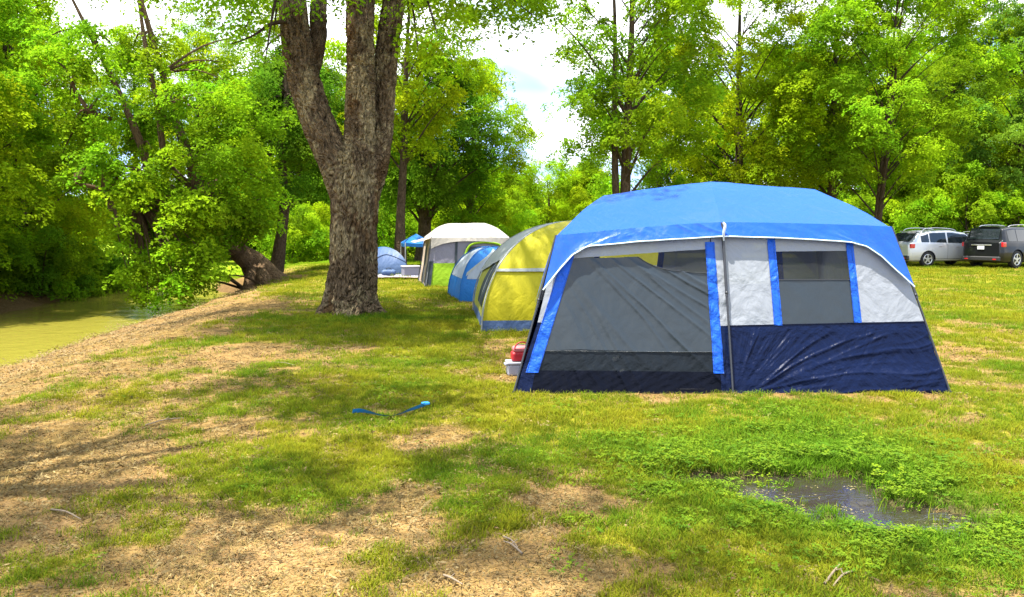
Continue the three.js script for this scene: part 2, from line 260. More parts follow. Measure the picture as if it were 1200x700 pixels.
// ------------------------------------------------------------------ the big maple beside the bank
{
  const D = 15.6, root = thing('maple_tree', 'huge grey-barked tree whose trunk forks into three upright limbs on the lawn', 'tree', V(0, 0, 0));
  const S = D / FPX, b = new GB(); b.col = [1, 1, 1];
  const rough = (seed) => (a, l, r) => { const n = N3(Math.cos(a) * r * 15 + seed, Math.sin(a) * r * 15, l * 2.6 + seed + 0.8 * N3(a, l * 2, seed)), m = N3(Math.cos(a) * r * 22 + seed, Math.sin(a) * r * 22, l * 10); return 1 + (0.085 * (0.3 - Math.pow(1 - Math.min(1, Math.abs(n) * 2), 3)) + 0.022 * m) / Math.max(r, 0.12) * 0.9 + 0.05 * N3(Math.cos(a) * 1.2, Math.sin(a) * 1.2, l * 0.5 + seed); };
  const P = (px, py, dz = 0) => at(px, py, D + dz);
  const base = P(413, 371); base.y = H(base.x, base.z) - 0.15;
  const flare = rough(1);
  b.tube([base, P(412, 350), P(414, 310), P(415, 260), P(417, 215), P(420, 180)], [35 * S, 29 * S, 26 * S, 25.5 * S, 27.5 * S, 23 * S], 128, 260, (a, l, r) => flare(a, l, r) * (1 + 0.75 * Math.exp(-l / 0.3) * (0.5 + 0.5 * Math.cos(a * 5 + 1 + 0.6 * Math.sin(a * 2)))));
  b.tube([P(412, 245), P(396, 195, 0.05), P(370, 138, 0.1), P(354, 84, 0.1), P(345, 30, 0.05), P(338, -40), P(318, -140, -0.4), P(300, -260, -0.8)], [19 * S, 20 * S, 18 * S, 17 * S, 15 * S, 13.5 * S, 10 * S, 4 * S], 72, 200, rough(7));
  b.tube([P(420, 240), P(422, 195), P(422, 139), P(423, 84), P(422, 28), P(424, -60, 0.2), P(420, -170, 0.6), P(428, -290, 0.6)], [19 * S, 18.5 * S, 16.5 * S, 15 * S, 15.5 * S, 13 * S, 10 * S, 4 * S], 72, 200, rough(13));
  b.tube([P(428, 235, 0.1), P(440, 190, 0.2), P(448, 139, 0.3), P(451, 84, 0.35), P(458, 28, 0.4), P(470, -50, 0.6), P(505, -160, 0.6), P(540, -260, 0.4)], [15 * S, 15 * S, 12 * S, 13 * S, 12.5 * S, 11 * S, 8 * S, 3 * S], 64, 180, rough(19));
  b.tube([P(361, 100, 0.2), P(371, 50, 0.35), P(374, 0, 0.5), P(380, -80, 1.0), P(372, -180, 1.6)], [9 * S, 10 * S, 8.5 * S, 7 * S, 3 * S], 24, 50, rough(23));
  const g = b.geo(), pos = g.attributes.position, col = g.attributes.color;
  for (let i = 0; i < pos.count; i++) { const x = pos.getX(i), y = pos.getY(i), z = pos.getZ(i), l = sstep(0.0, 0.13, fbm(x * 2.2, y * 1.2, z * 2.2 + 40, 5) + 0.25 * N3(x * 14, y * 12, z * 14)) * 0.85, br = sstep(0.05, 0.25, fbm(x * 1.3 + 9, y * 0.6, z * 1.3, 3)); col.setXYZ(i, lerp(lerp(0.85, 0.75, br), 1.75, l), lerp(lerp(0.82, 0.6, br), 1.9, l), lerp(lerp(0.78, 0.44, br), 1.7, l)); }
  part('trunk', g, barkBig, root);
  const R = rng(77), lobes = [], twigs = new GB(); 
  const forks = [P(338, -40), P(424, -60), P(470, -50), P(318, -140), P(420, -170), P(505, -160), P(380, -80, 1), P(300, -260), P(428, -290), P(540, -260)];
  for (let k = 0; k < 120; k++) {
    const t = (k + R()) / 120, y = lerp(6.9, 15.5, t), a = k * 2.39996 + R(), rr = 7.2 * Math.pow(Math.sin(Math.PI * (0.3 + 0.66 * t)), 0.8) * (0.3 + 0.7 * Math.sqrt(R())), c = V(base.x + 0.4 + Math.cos(a) * rr, y, base.z + Math.sin(a) * rr * 0.9);
    lobes.push([c, 0.8 + 0.7 * R(), 0.5]);
    let best = forks[0]; for (const f of forks) if (f.distanceTo(c) + Math.max(0, f.y - c.y) * 3 < best.distanceTo(c) + Math.max(0, best.y - c.y) * 3) best = f;
    twigs.tube([best, best.clone().lerp(c, 0.5).add(V(0, 0.35, 0)), c], [0.09, 0.05, 0.012], 6, 7);
  }
  // sprays that hang into view
  const hang = [[500, 8, 0.9], [540, 22, 0.7], [585, 12, 0.8], [625, 18, 0.6], [560, -8, 1], [610, -15, 1], [640, 0, 0.6], [480, 30, 0.5], [515, 48, 0.45], [300, 5, 0.9], [265, -5, 1], [320, 45, 0.5], [240, 18, 0.7], [285, 40, 0.6], [450, -12, 0.7], [400, -20, 0.7], [350, 0, 0.5], [395, 10, 0.4], [490, 60, 0.4], [310, 75, 0.35], [660, -20, 0.8]];
  for (const [px, py, r] of hang) { const c = P(px, py, (R() - 0.5) * 3 - 0.5); lobes.push([c, r * 0.75, 0.42, 1.5]); const s = px < 400 ? forks[0] : forks[2]; twigs.tube([s, s.clone().lerp(c, 0.55).add(V(0, 0.3, 0)), c], [0.05, 0.03, 0.008], 5, 8); }
  twigs.tube([P(336, 25, -0.3), P(318, 28, -0.4), P(296, 42, -0.6), P(270, 52, -0.7)], [0.05, 0.035, 0.02, 0.008], 6, 10);
  part('branches', twigs, barkMat, root);
  root.add(crownMesh('crown', lobes, SPRAY_FINE[0], 21, LEAF.mid, 0.45, 501, 1));
}

// ------------------------------------------------------------------ river-bank trees
function skeletonTree(name, label, limbs, lobes, leaf, seed, per, spray, group, bark = barkMat) {
  const root = thing(name, label, 'tree', V(0, 0, 0), 0, group), w = new GB();
  for (const [pts, rad] of limbs) w.tube(pts, rad, 12, pts.length * 6, (a, l, r) => 1 + 0.1 * N3(Math.cos(a) * 1.6, Math.sin(a) * 1.6, l * 0.8));
  const ends = limbs.flatMap(([pts]) => pts.slice(1));
  for (const [c, r] of lobes) { let b = ends[0]; for (const e of ends) if (e.distanceTo(c) < b.distanceTo(c)) b = e; w.tube([b, b.clone().lerp(c, 0.5).add(V(0, 0.25, 0)), c], [0.06, 0.035, 0.01], 5, 6); }
  part('trunk', w, bark, root);
  root.add(crownMesh('crown', lobes, spray, per, leaf, 0.6, seed));
  return root;
}
{
  const A = (px, py, d) => at(px, py, d), R = rng(901);
  const b0 = A(322, 334, 31); b0.y -= 0.5;
  const limbs = [
    [[b0, A(300, 312, 31), A(280, 296, 30.5), A(248, 268, 30), A(232, 230, 29.5), A(224, 190, 29), A(205, 140, 29), A(190, 85, 28.5), A(165, 0, 28), A(150, -60, 28)], [0.85, 0.52, 0.37, 0.28, 0.24, 0.2, 0.15, 0.12, 0.08, 0.03]],
    [[A(240, 255, 29.8), A(205, 225, 29), A(178, 205, 28.4), A(166, 172, 28), A(140, 110, 27.8), A(105, 40, 27.5), A(80, -10, 27.5)], [0.18, 0.16, 0.15, 0.15, 0.1, 0.07, 0.04]],
    [[A(230, 225, 29.5), A(196, 190, 28.3), A(185, 130, 28), A(168, 40, 28), A(160, -20, 28)], [0.13, 0.12, 0.1, 0.07, 0.04]],
    [[A(300, 312, 31), A(318, 324, 30.6), A(334, 330, 30.4), A(352, 337, 30.2)], [0.5, 0.4, 0.26, 0.1]],
    [[A(296, 312, 31), A(296, 326, 30.4), A(288, 340, 30)], [0.45, 0.34, 0.16]],
    [[A(305, 312, 31), A(309, 328, 30.3), A(315, 340, 29.9)], [0.45, 0.34, 0.16]],
    [[A(205, 235, 29), A(160, 235, 27.5), A(120, 222, 26.5), A(90, 215, 26)], [0.16, 0.12, 0.09, 0.05]],
    [[A(130, 140, 27.6), A(105, 130, 27), A(85, 100, 27)], [0.09, 0.08, 0.04]],
  ];
  const lobes = [];
  const put = (n, x0, y0, x1, y1, d0, d1, r0, r1, dens = 1) => { for (let k = 0; k < n; k++) lobes.push([A(lerp(x0, x1, R()), lerp(y0, y1, R()), lerp(d0, d1, R())), lerp(r0, r1, R()), 0.6, dens]); };
  put(24, 140, 220, 270, 300, 25.5, 29, 0.55, 1.0); put(8, 240, 200, 325, 255, 28, 31, 0.5, 0.9); put(10, 145, 290, 215, 335, 25.5, 27, 0.4, 0.7); put(5, 150, 330, 205, 352, 25.5, 26.5, 0.28, 0.42, 1.4); put(12, 180, 290, 255, 335, 25.5, 28, 0.4, 0.7);
  put(28, 60, 120, 330, 225, 26, 32, 0.6, 1.2); put(22, 40, 30, 310, 125, 26, 30, 0.5, 0.95, 0.9); put(8, 90, 110, 220, 200, 25.5, 27, 0.35, 0.6); put(8, 245, 245, 320, 272, 28, 30, 0.4, 0.65);
  put(8, 70, -90, 250, 0, 27, 31, 0.7, 1.0); put(7, 75, 185, 145, 240, 25.6, 27, 0.4, 0.65); put(5, 70, 90, 130, 150, 26.4, 27.5, 0.4, 0.6); put(5, 238, 258, 288, 290, 28.3, 29.4, 0.35, 0.5);
  skeletonTree('leaning_tree', 'leaning riverbank tree with exposed root base, its leafy branches drooping over the brown water', limbs, lobes, LEAF.mid, 333, 27, SPRAY[1], undefined, barkRoot);
  const s0 = A(324, 318, 34);
  skeletonTree('slender_tree', 'slender dark-trunked tree standing upright just beyond the leaning riverbank tree', [[[s0, A(329, 280, 34), A(333, 240, 34), A(330, 180, 34), A(336, 110, 34), A(330, 40, 34)], [0.32, 0.24, 0.21, 0.17, 0.12, 0.05]]],
    Array.from({ length: 34 }, () => [A(lerp(285, 385, R()), lerp(60, 235, R()), lerp(32.5, 36, R())), 0.6 + 0.6 * R(), 0.6]), LEAF.deep, 444, 34, SPRAY[2]);
}
{ // far bank
  const R = rng(41), G = 'trees crowding the far riverbank';
  const lab = ['bushy light green tree crowding the far riverbank', 'dense deep green tree crowding the far riverbank', 'yellow-green tree crowding the far riverbank'];
  const rows = [[-19.6, -25], [-20.5, -29], [-20.2, -33.5], [-22.5, -36.5], [-24.5, -30], [-26, -36], [-25.5, -42.0], [-31, -39.5], [-29.5, -33], [-34, -46], [-38, -40], [-20, -50.5], [-25, -53], [-31, -54], [-16, -56], [-23, -60], [-38, -58], [-45, -52]];
  rows.forEach(([x, z], k) => {
    const px = 600 + x / -z * FPX, gap = px > 60 && px < 290, kd = k % 3;
    autoTree({ name: 'riverside_tree', label: lab[kd], group: G + ', ' + ['light green', 'deep green', 'yellow-green'][kd], x: x + R() - 0.5, z: z + R() - 0.5, h: (gap ? 0.265 * -z + 1.2 : 0.31 * -z + 3) * (0.92 + 0.18 * R()), r: 2.6 + 1.2 * R(), base: 0.9, lobes: 46, lobe: 1.25, per: 24, leaf: [LEAF.sunny, LEAF.mid, LEAF.warm][kd], seed: 600 + k * 7, limbEvery: 2 });
  });
  const lobesAt = (x, z, n, r, h, s) => { const q = rng(s); return Array.from({ length: n }, () => [V((q() - 0.5) * 2 * r, h * (0.15 + 0.7 * q()), (q() - 0.5) * 2 * r), 0.4 + 0.5 * q(), 0.7]); };
  for (let k = 0; k < 15; k++) {
    const z = -23 - k * 1.35 + R() * 0.5, x = -17.9 - 0.1 * (k) * 0.9 - R() * 0.9, h = 1.7 + R() * 1.6;
    const root = thing('bank_shrub', 'low leafy shrub overhanging the muddy far shore of the river', 'shrub', HP(x, z, -0.05), 0, 'shrubs along the far shore'), st = new GB();
    const L = lobesAt(x, z, 9, 1.0, h, 700 + k); for (const [c] of L) st.tube([V(0, 0, 0), V(c.x * 0.4, c.y * 0.6, c.z * 0.4), c], [0.04, 0.025, 0.008], 5, 5);
    part('stems', st, barkMat, root).userData.kind = 'stuff';
    root.add(crownMesh('foliage', L, SPRAY[k % 3], 40, k % 2 ? LEAF.mid : LEAF.deep, 0.5, 800 + k));
  }
}
// off to the side, upstream on the near bank: the tree whose crown shades the lawn
autoTree({ name: 'bank_tree', label: 'tall broad tree on the near bank casting dappled shade over the dry lawn', x: -4.9, z: -4.6, h: 12, r: 4.5, base: 5.5, lobes: 38, lobe: 0.9, per: 15, leaf: LEAF.mid, seed: 75, trunk: 0.3, spray: SPRAY_FINE[1] });

// ------------------------------------------------------------------ trees behind the camp
const T = (name, label, px, d, o, group) => autoTree({ name, label, group, x: X(px, d), z: -d, ...o });
T('field_tree', 'open-crowned twin-stemmed tree rising right behind the blue cabin tent', 735, 36, { h: 18, r: 4.5, base: 4.9, lobes: 92, lobe: 1.05, per: 24, leaf: LEAF.mid, seed: 1201, trunk: 0.3, stems: 2 });
T('field_tree', 'golden-green rounded tree behind the peak of the blue cabin tent', 862, 43, { h: 18, r: 4.7, base: 3.6, lobes: 95, lobe: 1.15, per: 26, leaf: LEAF.warm, seed: 1213, trunk: 0.3 });
T('field_tree', 'straight-trunked green tree behind the sloping end of the blue tent roof', 976, 42, { h: 18, r: 3.9, base: 4.6, lobes: 84, lobe: 1.1, per: 24, leaf: LEAF.sunny, seed: 1222, trunk: 0.3 });
T('field_tree', 'tree with leaning forked dark stems beside the silver car', 1030, 39, { h: 16, r: 4.4, base: 4.2, lobes: 88, lobe: 1.1, per: 24, leaf: LEAF.mid, seed: 1233, trunk: 0.19, stems: 3, lean: [0.06, 0] });
T('field_tree', 'tall full green tree standing behind the two parked cars', 1112, 50, { h: 17.5, r: 4.8, base: 3, lobes: 92, lobe: 1.25, per: 22, leaf: LEAF.sunny, seed: 1240, trunk: 0.32 });
T('field_tree', 'dark green tree behind the black car at the end of the parking row', 1192, 47, { h: 15.5, r: 4.4, base: 2.2, lobes: 84, lobe: 1.2, per: 24, leaf: LEAF.blue, seed: 1254, trunk: 0.32 });
T('field_tree', 'dark round-headed tree with a short thick trunk behind the white-roofed tent', 494, 42, { h: 10.6, r: 3.6, base: 3.2, lobes: 70, lobe: 1.1, per: 28, leaf: LEAF.deep, seed: 1262, trunk: 0.42, lean: [0.1, 0] });
T('field_tree', 'tall pale bare-stemmed tree beside the far canopy, crown high above', 470, 35, { h: 14.5, r: 3.3, base: 5.4, lobes: 52, lobe: 0.95, per: 22, leaf: LEAF.warm, seed: 1273, trunk: 0.24, lean: [0.05, 0] });
T('field_tree', 'sprawling bright green tree reaching over the dark round-headed tree', 548, 47, { h: 11.2, r: 3.3, base: 3.4, lobes: 56, lobe: 1.0, per: 24, leaf: LEAF.sunny, seed: 1281, trunk: 0.25, lean: [0.06, 0] });
T('field_tree', 'low bright tree in the gap of open sky beyond the tents', 642, 68, { h: 7.2, r: 3.6, base: 0.8, lobes: 40, lobe: 1.3, per: 24, leaf: LEAF.sunny, seed: 1290, trunk: 0.2 });
const back = [[300, 62, 14], [352, 58, 15], [395, 66, 15], [440, 60, 11], [455, 75, 12], [505, 64, 8.5], [560, 72, 8.2], [600, 85, 7.8], [690, 82, 8.2], [770, 62, 15.5], [820, 66, 15], [905, 60, 15.5], [950, 70, 17], [1010, 62, 16], [1065, 66, 17], [1140, 64, 16], [1180, 72, 17], [1235, 58, 16], [1280, 50, 15], [1085, 55, 12]];
const bl = [['mid green', LEAF.mid], ['deep green', LEAF.deep], ['bright green', LEAF.sunny]];
back.forEach(([px, d, h], k) => T('backdrop_tree', bl[k % 3][0] + ' tree in the row closing the far side of the campground', px, d, { h: h * (0.94 + 0.02 * (k % 5)), r: Math.min(5.2, h * 0.36), base: 0.8, lobes: 60, lobe: 1.5, per: 15, leaf: bl[k % 3][1], seed: 1400 + k * 11, limbEvery: 2, spray: SPRAY_FAR[k % 2], scale: 0.85 }, 'far row of trees, ' + bl[k % 3][0]));
const shrubs = [[1072, 47, 3.4], [1105, 48, 4.2], [1135, 45, 5.4], [1163, 46, 5.0], [1195, 44, 3.6], [1045, 50, 3.6], [1010, 50, 3.6], [1222, 45, 4.4], [985, 52, 4]];
shrubs.forEach(([px, d, h], k) => T('hedge_shrub', 'rounded bright green shrub in the thicket behind the parked cars', px, d, { category: 'shrub', h, r: 1.9, base: 0.3, lobes: 26, lobe: 0.8, per: 30, leaf: k % 2 ? LEAF.sunny : LEAF.mid, seed: 1700 + k * 5, limbEvery: 2, trunk: 0.08 }, 'thicket behind the parked cars'));
const low = [[345, 46, 3], [372, 50, 3.4], [455, 48, 3.2], [520, 52, 3.4], [600, 58, 3.6], [238, 58, 4], [285, 60, 4.5], [575, 48, 3.2], [545, 44, 2.6]];
low.forEach(([px, d, h], k) => T('meadow_shrub', 'bright low shrub at the edge of the sunlit meadow beyond the tents', px, d, { category: 'shrub', h, r: 2.0, base: 0.2, lobes: 24, lobe: 0.8, per: 30, leaf: k % 2 ? LEAF.sunny : LEAF.mid, seed: 1800 + k * 5, limbEvery: 2, trunk: 0.07 }, 'shrubs at the meadow edge'));
{ // far wood that reads as one mass
  const R = rng(2024), lobes = [];
  for (let k = 0; k < 420; k++) { const a = lerp(-1.05, 1.05, k / 419), d = 105 + 22 * R(), x = Math.sin(a) * d * 1.25, z = -Math.cos(a) * d - 5, h = 3 + 3.4 * (0.5 + fbm(x * 0.05, z * 0.05, 1, 3)) + R() * 1.5; for (let q = 0; q < 3; q++) lobes.push([V(x + (R() - 0.5) * 5, h * (0.2 + 0.36 * q), z + (R() - 0.5) * 5), 1.9 + R(), 0.8]); }
  const m = crownMesh('distant_wood', lobes, SPRAY_FAR[0], 7, LEAF.mid, 0.5, 2025, 1.9); scene.add(m); tag(m, 'hazy distant wood closing the horizon beyond the field', 'wood', null, 'stuff');
}

// ------------------------------------------------------------------ grass, clover and litter
function bladeTuft(seed, n, rad, hgt, wid, lean) {
  const R = rng(seed), b = new GB();
  for (let k = 0; k < n; k++) {
    const a = R() * 6.283, r = rad * Math.sqrt(R()), c = V(Math.cos(a) * r, -0.008, Math.sin(a) * r), t = R() * 6.283, h = hgt * (0.45 + 0.75 * R()), l = h * lean * (0.3 + R()), dx = Math.cos(t), dz = Math.sin(t), w = wid * (0.7 + 0.6 * R()), sx = -dz * w, sz = dx * w;
    const p0 = V(c.x - sx, c.y, c.z - sz), p1 = V(c.x + sx, c.y, c.z + sz), m0 = V(c.x + dx * l * 0.35 - sx * 0.8, c.y + h * 0.62, c.z + dz * l * 0.35 - sz * 0.8), m1 = V(c.x + dx * l * 0.35 + sx * 0.8, c.y + h * 0.62, c.z + dz * l * 0.35 + sz * 0.8), e = V(c.x + dx * l, c.y + h, c.z + dz * l);
    b.tri(p0, p1, m1); b.tri(p0, m1, m0); b.tri(m0, m1, e);
  }
  return b.geo();
}
function clover(seed, n, rad, hgt, leaf) {
  const R = rng(seed), b = new GB();
  for (let k = 0; k < n; k++) {
    const a = R() * 6.283, r = rad * Math.sqrt(R()), h = hgt * (0.4 + 0.7 * R()), c = V(Math.cos(a) * r, h, Math.sin(a) * r), t0 = R() * 2.1;
    b.tri(V(c.x * 0.8, -0.01, c.z * 0.8), V(c.x * 0.8 + 0.003, -0.01, c.z * 0.8), c);
    for (let q = 0; q < 3; q++) { const t = t0 + q * 2.094, u = V(Math.cos(t), 0.15 + (R() - 0.5) * 0.7, Math.sin(t)), s = V(-Math.sin(t), (R() - 0.5) * 0.5, Math.cos(t)), L = leaf * (0.7 + 0.6 * R()); const m1 = c.clone().addScaledVector(u, L * 0.6).addScaledVector(s, L * 0.42), m2 = c.clone().addScaledVector(u, L * 0.6).addScaledVector(s, -L * 0.42), e = c.clone().addScaledVector(u, L); b.tri(c, m1, e); b.tri(c, e, m2); }
  }
  return b.geo();
}
function crumbs(seed, n, rad) {
  const R = rng(seed), b = new GB();
  for (let k = 0; k < n; k++) { const a = R() * 6.283, r = rad * Math.sqrt(R()), c = V(Math.cos(a) * r, 0.004 + R() * 0.012, Math.sin(a) * r), t = R() * 6.283, L = 0.006 + R() * R() * 0.028, w = 0.0015 + R() * 0.004, u = V(Math.cos(t) * L, (R() - 0.5) * 0.012, Math.sin(t) * L), s = V(-Math.sin(t) * w, (R() - 0.5) * 0.01, Math.cos(t) * w); b.tri(c.clone().sub(u), c.clone().add(s), c.clone().add(u)); b.tri(c.clone().sub(u), c.clone().add(u), c.clone().sub(s)); }
  return b.geo();
}
const bladeMat = new THREE.MeshPhysicalMaterial({ color: 0xffffff, roughness: 1, transmission: 0.4, thickness: 0, specularIntensity: 0.05 });
const dryMat = new THREE.MeshPhysicalMaterial({ color: 0xffffff, roughness: 0.95, specularIntensity: 0.1 });
const inTent = (x, z) => x > 0.05 && x < 4.45 && z < -8.02 && z > -11;
function scatter(name, label, cat, geo, mat, seed, zones, accept) {
  const R = rng(seed), list = [];
  for (const [d0, d1, dens, sc] of zones) {
    const area = 0.66 * (d1 * d1 - d0 * d0) + 3 * (d1 - d0), n = Math.floor(area * dens);
    for (let k = 0; k < n; k++) {
      const d = Math.sqrt(lerp(d0 * d0, d1 * d1, R())), x = (R() * 2 - 1) * (0.67 * d + 1.4), z = -d; if (inTent(x, z)) continue;
      const cv = cover(x, z), col = accept(cv, R, x, z); if (!col) continue;
      const y = H(x, z); if (y < WATER + 0.05) continue;
      const s = sc * (0.7 + 0.6 * R()) * (col[3] || 1);
      tmpQ.setFromEuler(new THREE.Euler((R() - 0.5) * 0.3, R() * 6.283, (R() - 0.5) * 0.3));
      list.push([tmpM.compose(V(x, y, z), tmpQ, V(s, s, s)).clone(), col]);
    }
  }
  const m = shade(new THREE.InstancedMesh(geo, mat, list.length)); m.name = name; list.forEach(([q, c], i) => { m.setMatrixAt(i, q); m.setColorAt(i, lin(c[0], c[1], c[2])); });
  scene.add(m); tag(m, label, cat, null, 'stuff');
}
const mix3 = (a, b, t) => [lerp(a[0], b[0], t), lerp(a[1], b[1], t), lerp(a[2], b[2], t)];
const wetAt = (x, z) => H(x, z) < -0.043 && puddles.some(([qx, qz, rx, rz]) => Math.hypot((x - qx) / rx, (z - qz) / rz) * (1 + pudN(x, z)) < 0.95);
const edgeAt = (x, z) => puddles.some(([qx, qz, rx, rz]) => Math.hypot((x - qx) / rx, (z - qz) / rz) * (1 + pudN(x, z)) < 1.12 + 0.3 * N3(x * 4, 8, z * 4));
const GREEN = [0.085, 0.175, 0.008], YEL = [0.23, 0.225, 0.012], STRAW = [0.24, 0.172, 0.06];
const greenAccept = (k) => (cv, R, x, z) => { if (wetAt(x, z) && R() < (N3(x * 6, 3, z * 8) > 0.05 ? 0.6 : 0.95)) return null; if (edgeAt(x, z) && R() < 0.72) return null; if (R() > sstep(0.12, 0.7, cv.g) * k * (0.55 + 0.45 * sstep(-0.12, 0.12, fbm(x * 3.1, z * 3.1, 95, 3)))) return null; const n = clamp(0.5 + 1.3 * fbm(x * 0.8, z * 0.8, 31, 3) + (R() - 0.5) * 0.7 - cv.l * 0.8 + 0.12, 0, 1), c = mix3(mix3(GREEN, YEL, n), [0.19, 0.32, 0.012], sstep(-34, -42, z) * sstep(4, -6, x)), f = 0.75 + 0.5 * R(); return [c[0] * f, c[1] * f, c[2] * f, (1 + 0.5 * cv.l * (z < -5 ? 1 : 0.1)) * (0.85 + 0.6 * fbm(x * 2.3, z * 2.3, 91, 2))]; };
scatter('green_grass', 'short green grass blades covering the lawn', 'grass', bladeTuft(3, 18, 0.055, 0.042, 0.0022, 0.9), bladeMat, 51, [[2.6, 6, 1500, 1], [6, 10, 750, 1.15], [10, 16, 260, 1.6]], greenAccept(1));
scatter('lawn_grass', 'longer view of green lawn grass farther across the field', 'grass', bladeTuft(4, 26, 0.2, 0.07, 0.006, 0.9), bladeMat, 52, [[14, 24, 50, 1], [24, 46, 22, 1.3]], greenAccept(0.9));
scatter('dry_grass', 'straw-coloured dead grass lying on the lawn', 'grass', bladeTuft(6, 14, 0.07, 0.022, 0.0018, 3.2), dryMat, 53, [[2.6, 6, 700, 0.75], [6, 10, 320, 0.95], [10, 18, 70, 1.5]], (cv, R, x, z) => { if (wetAt(x, z)) return null; if (R() > (1.05 - cv.g * 0.8) * (1 - cv.l * 0.8) * (0.25 + 0.75 * sstep(-0.15, 0.2, fbm(x * 1.5, z * 1.5, 44, 3)))) return null; const f = 0.4 + 0.75 * R(); return [STRAW[0] * f, STRAW[1] * f * (0.95 + 0.1 * R()), STRAW[2] * f, 1]; });
scatter('clover_weeds', 'leafy green clover and weeds, thickest around the puddle', 'weeds', clover(8, 12, 0.09, 0.05, 0.015), bladeMat, 54, [[2.6, 6.5, 260, 1], [6.5, 11, 90, 1.2]], (cv, R, x, z) => { if (wetAt(x, z) && R() < (N3(x * 6, 3, z * 8) > 0.08 ? 0.4 : 0.93)) return null; if (edgeAt(x, z) && R() < 0.45) return null; const p = cv.l * 1.3 * sstep(-0.14, 0.12, fbm(x * 2.6, z * 2.6, 83, 3)) + sstep(0.45, 0.9, cv.g) * 0.3 * sstep(0, 0.25, fbm(x * 1.2, z * 1.2, 61, 2)); if (R() > p) return null; const c = mix3([0.07, 0.16, 0.01], [0.17, 0.25, 0.012], R()); return [...c, 0.6 + (z < -5.1 ? 1.1 : 0.6) * cv.l * R() * (0.6 + fbm(x * 3, z * 3, 71, 2)) + 0.2]; });
scatter('ground_litter', 'crumbled dead leaves and bits of bark scattered on bare soil', 'litter', crumbs(9, 20, 0.1), dryMat, 55, [[2.6, 6, 200, 0.75], [6, 11, 80, 0.9], [11, 22, 14, 1.2]], (cv, R, x, z) => { if (wetAt(x, z)) return null; const p = (1 - cv.g * 0.75) * (1 - cv.l) * (x < 0.5 ? 0.9 : 0.4); if (R() > p) return null; const t = R(); return t < 0.4 ? [0.15 * (0.6 + t), 0.1 * (0.6 + t), 0.045 * (0.6 + t), 1] : [0.27 * t, 0.2 * t, 0.09 * t, 1]; });
scatter('bank_litter', 'dry leaves and debris strewn down the riverbank slope', 'litter', crumbs(10, 30, 0.25), dryMat, 56, [[9, 34, 14, 1.5]], (cv, R, x, z) => { if (cv.r < -2 || cv.r > 2.2 || R() > 0.8) return null; const t = R(); return [0.26 * (0.55 + 0.7 * t), 0.19 * (0.55 + 0.7 * t), 0.1 * (0.55 + 0.7 * t), 1]; });

scatter('puddle_grass', 'thin upright grass standing in the shallow puddle', 'grass', bladeTuft(14, 7, 0.05, 0.11, 0.0022, 0.5), bladeMat, 57, [[3.9, 5.8, 260, 1]], (cv, R, x, z) => { if (!wetAt(x, z) || R() > 0.12 + 0.9 * sstep(-0.05, 0.3, N3(x * 5, 13, z * 6))) return null; const t = R(); return [lerp(0.08, 0.2, t), lerp(0.17, 0.25, t), 0.01, 0.7 + 0.5 * R()]; });
{ // bits floating on the puddle
  const R = rng(66), g = crumbs(12, 7, 0.09), list = [];
  for (let k = 0; k < 900 && list.length < 46; k++) { const x = lerp(0.9, 2.8, R()), z = lerp(-4.1, -5.5, R()); if (H(x, z) < -0.05 && wetAt(x, z)) list.push(tmpM.compose(V(x, -0.046, z), tmpQ.setFromAxisAngle(V(0, 1, 0), R() * 6), V(0.8, 0.25, 0.8)).clone()); }
  const m = shade(new THREE.InstancedMesh(g, dryMat, list.length)); m.name = 'floating_debris'; list.forEach((q, i) => { m.setMatrixAt(i, q); const t = 0.3 + 0.7 * R(); m.setColorAt(i, lin(0.3 * t, 0.25 * t, 0.12 * t)); }); scene.add(m); tag(m, 'scraps of dead leaf floating on the puddle', 'debris', null, 'stuff');
}
// ------------------------------------------------------------------ fabrics
const crinkle = dataTex(512, 512, (u, v) => { const a = 2 * Math.PI, x = Math.cos(u * a), y = Math.sin(u * a), z = Math.cos(v * a), w = Math.sin(v * a); const n = 0.5 + 0.8 * fbm(x * 1.3 + z * 0.9, y * 1.3 + w * 0.9, z * 1.4 - x * 0.5, 5); return [n, n, n]; });
const crT = crinkle; crT.repeat.set(1.1, 1.1);
const fabric = (c, r = 0.5, o = {}) => new THREE.MeshPhysicalMaterial({ color: c, roughness: r, bumpMap: crT, bumpScale: 0.012, specularIntensity: 0.5, ...o });
const F = {
  roof: fabric(lin(0.007, 0.074, 0.42), 0.34, { bumpScale: 0.008, transmission: 0.12, specularIntensity: 0.7 }), trim: fabric(lin(0.004, 0.075, 0.45), 0.5, { bumpScale: 0.03, specularIntensity: 0.5 }), grey: fabric(lin(0.275, 0.295, 0.335), 0.6, { transmission: 0.25 }),
  navy: fabric(lin(0.0018, 0.0062, 0.03), 0.38, { specularIntensity: 0.22, bumpScale: 0.02 }), black: fabric(lin(0.002, 0.003, 0.008), 0.36, { specularIntensity: 0.14 }), flap: fabric(lin(0.02, 0.028, 0.036), 0.34, { specularIntensity: 0.7, bumpScale: 0.004 }), screen: fabric(lin(0.007, 0.01, 0.014), 0.4, { specularIntensity: 0.25 }), pipe: std(lin(0.6, 0.72, 0.85), 0.6),
  mesh: new THREE.MeshPhysicalMaterial({ color: lin(0.05, 0.055, 0.06), roughness: 0.8, transparent: true, opacity: 0.2 }), pole: std(lin(0.02, 0.022, 0.028), 0.4), sheet: std(lin(0.05, 0.05, 0.055), 0.9),
};

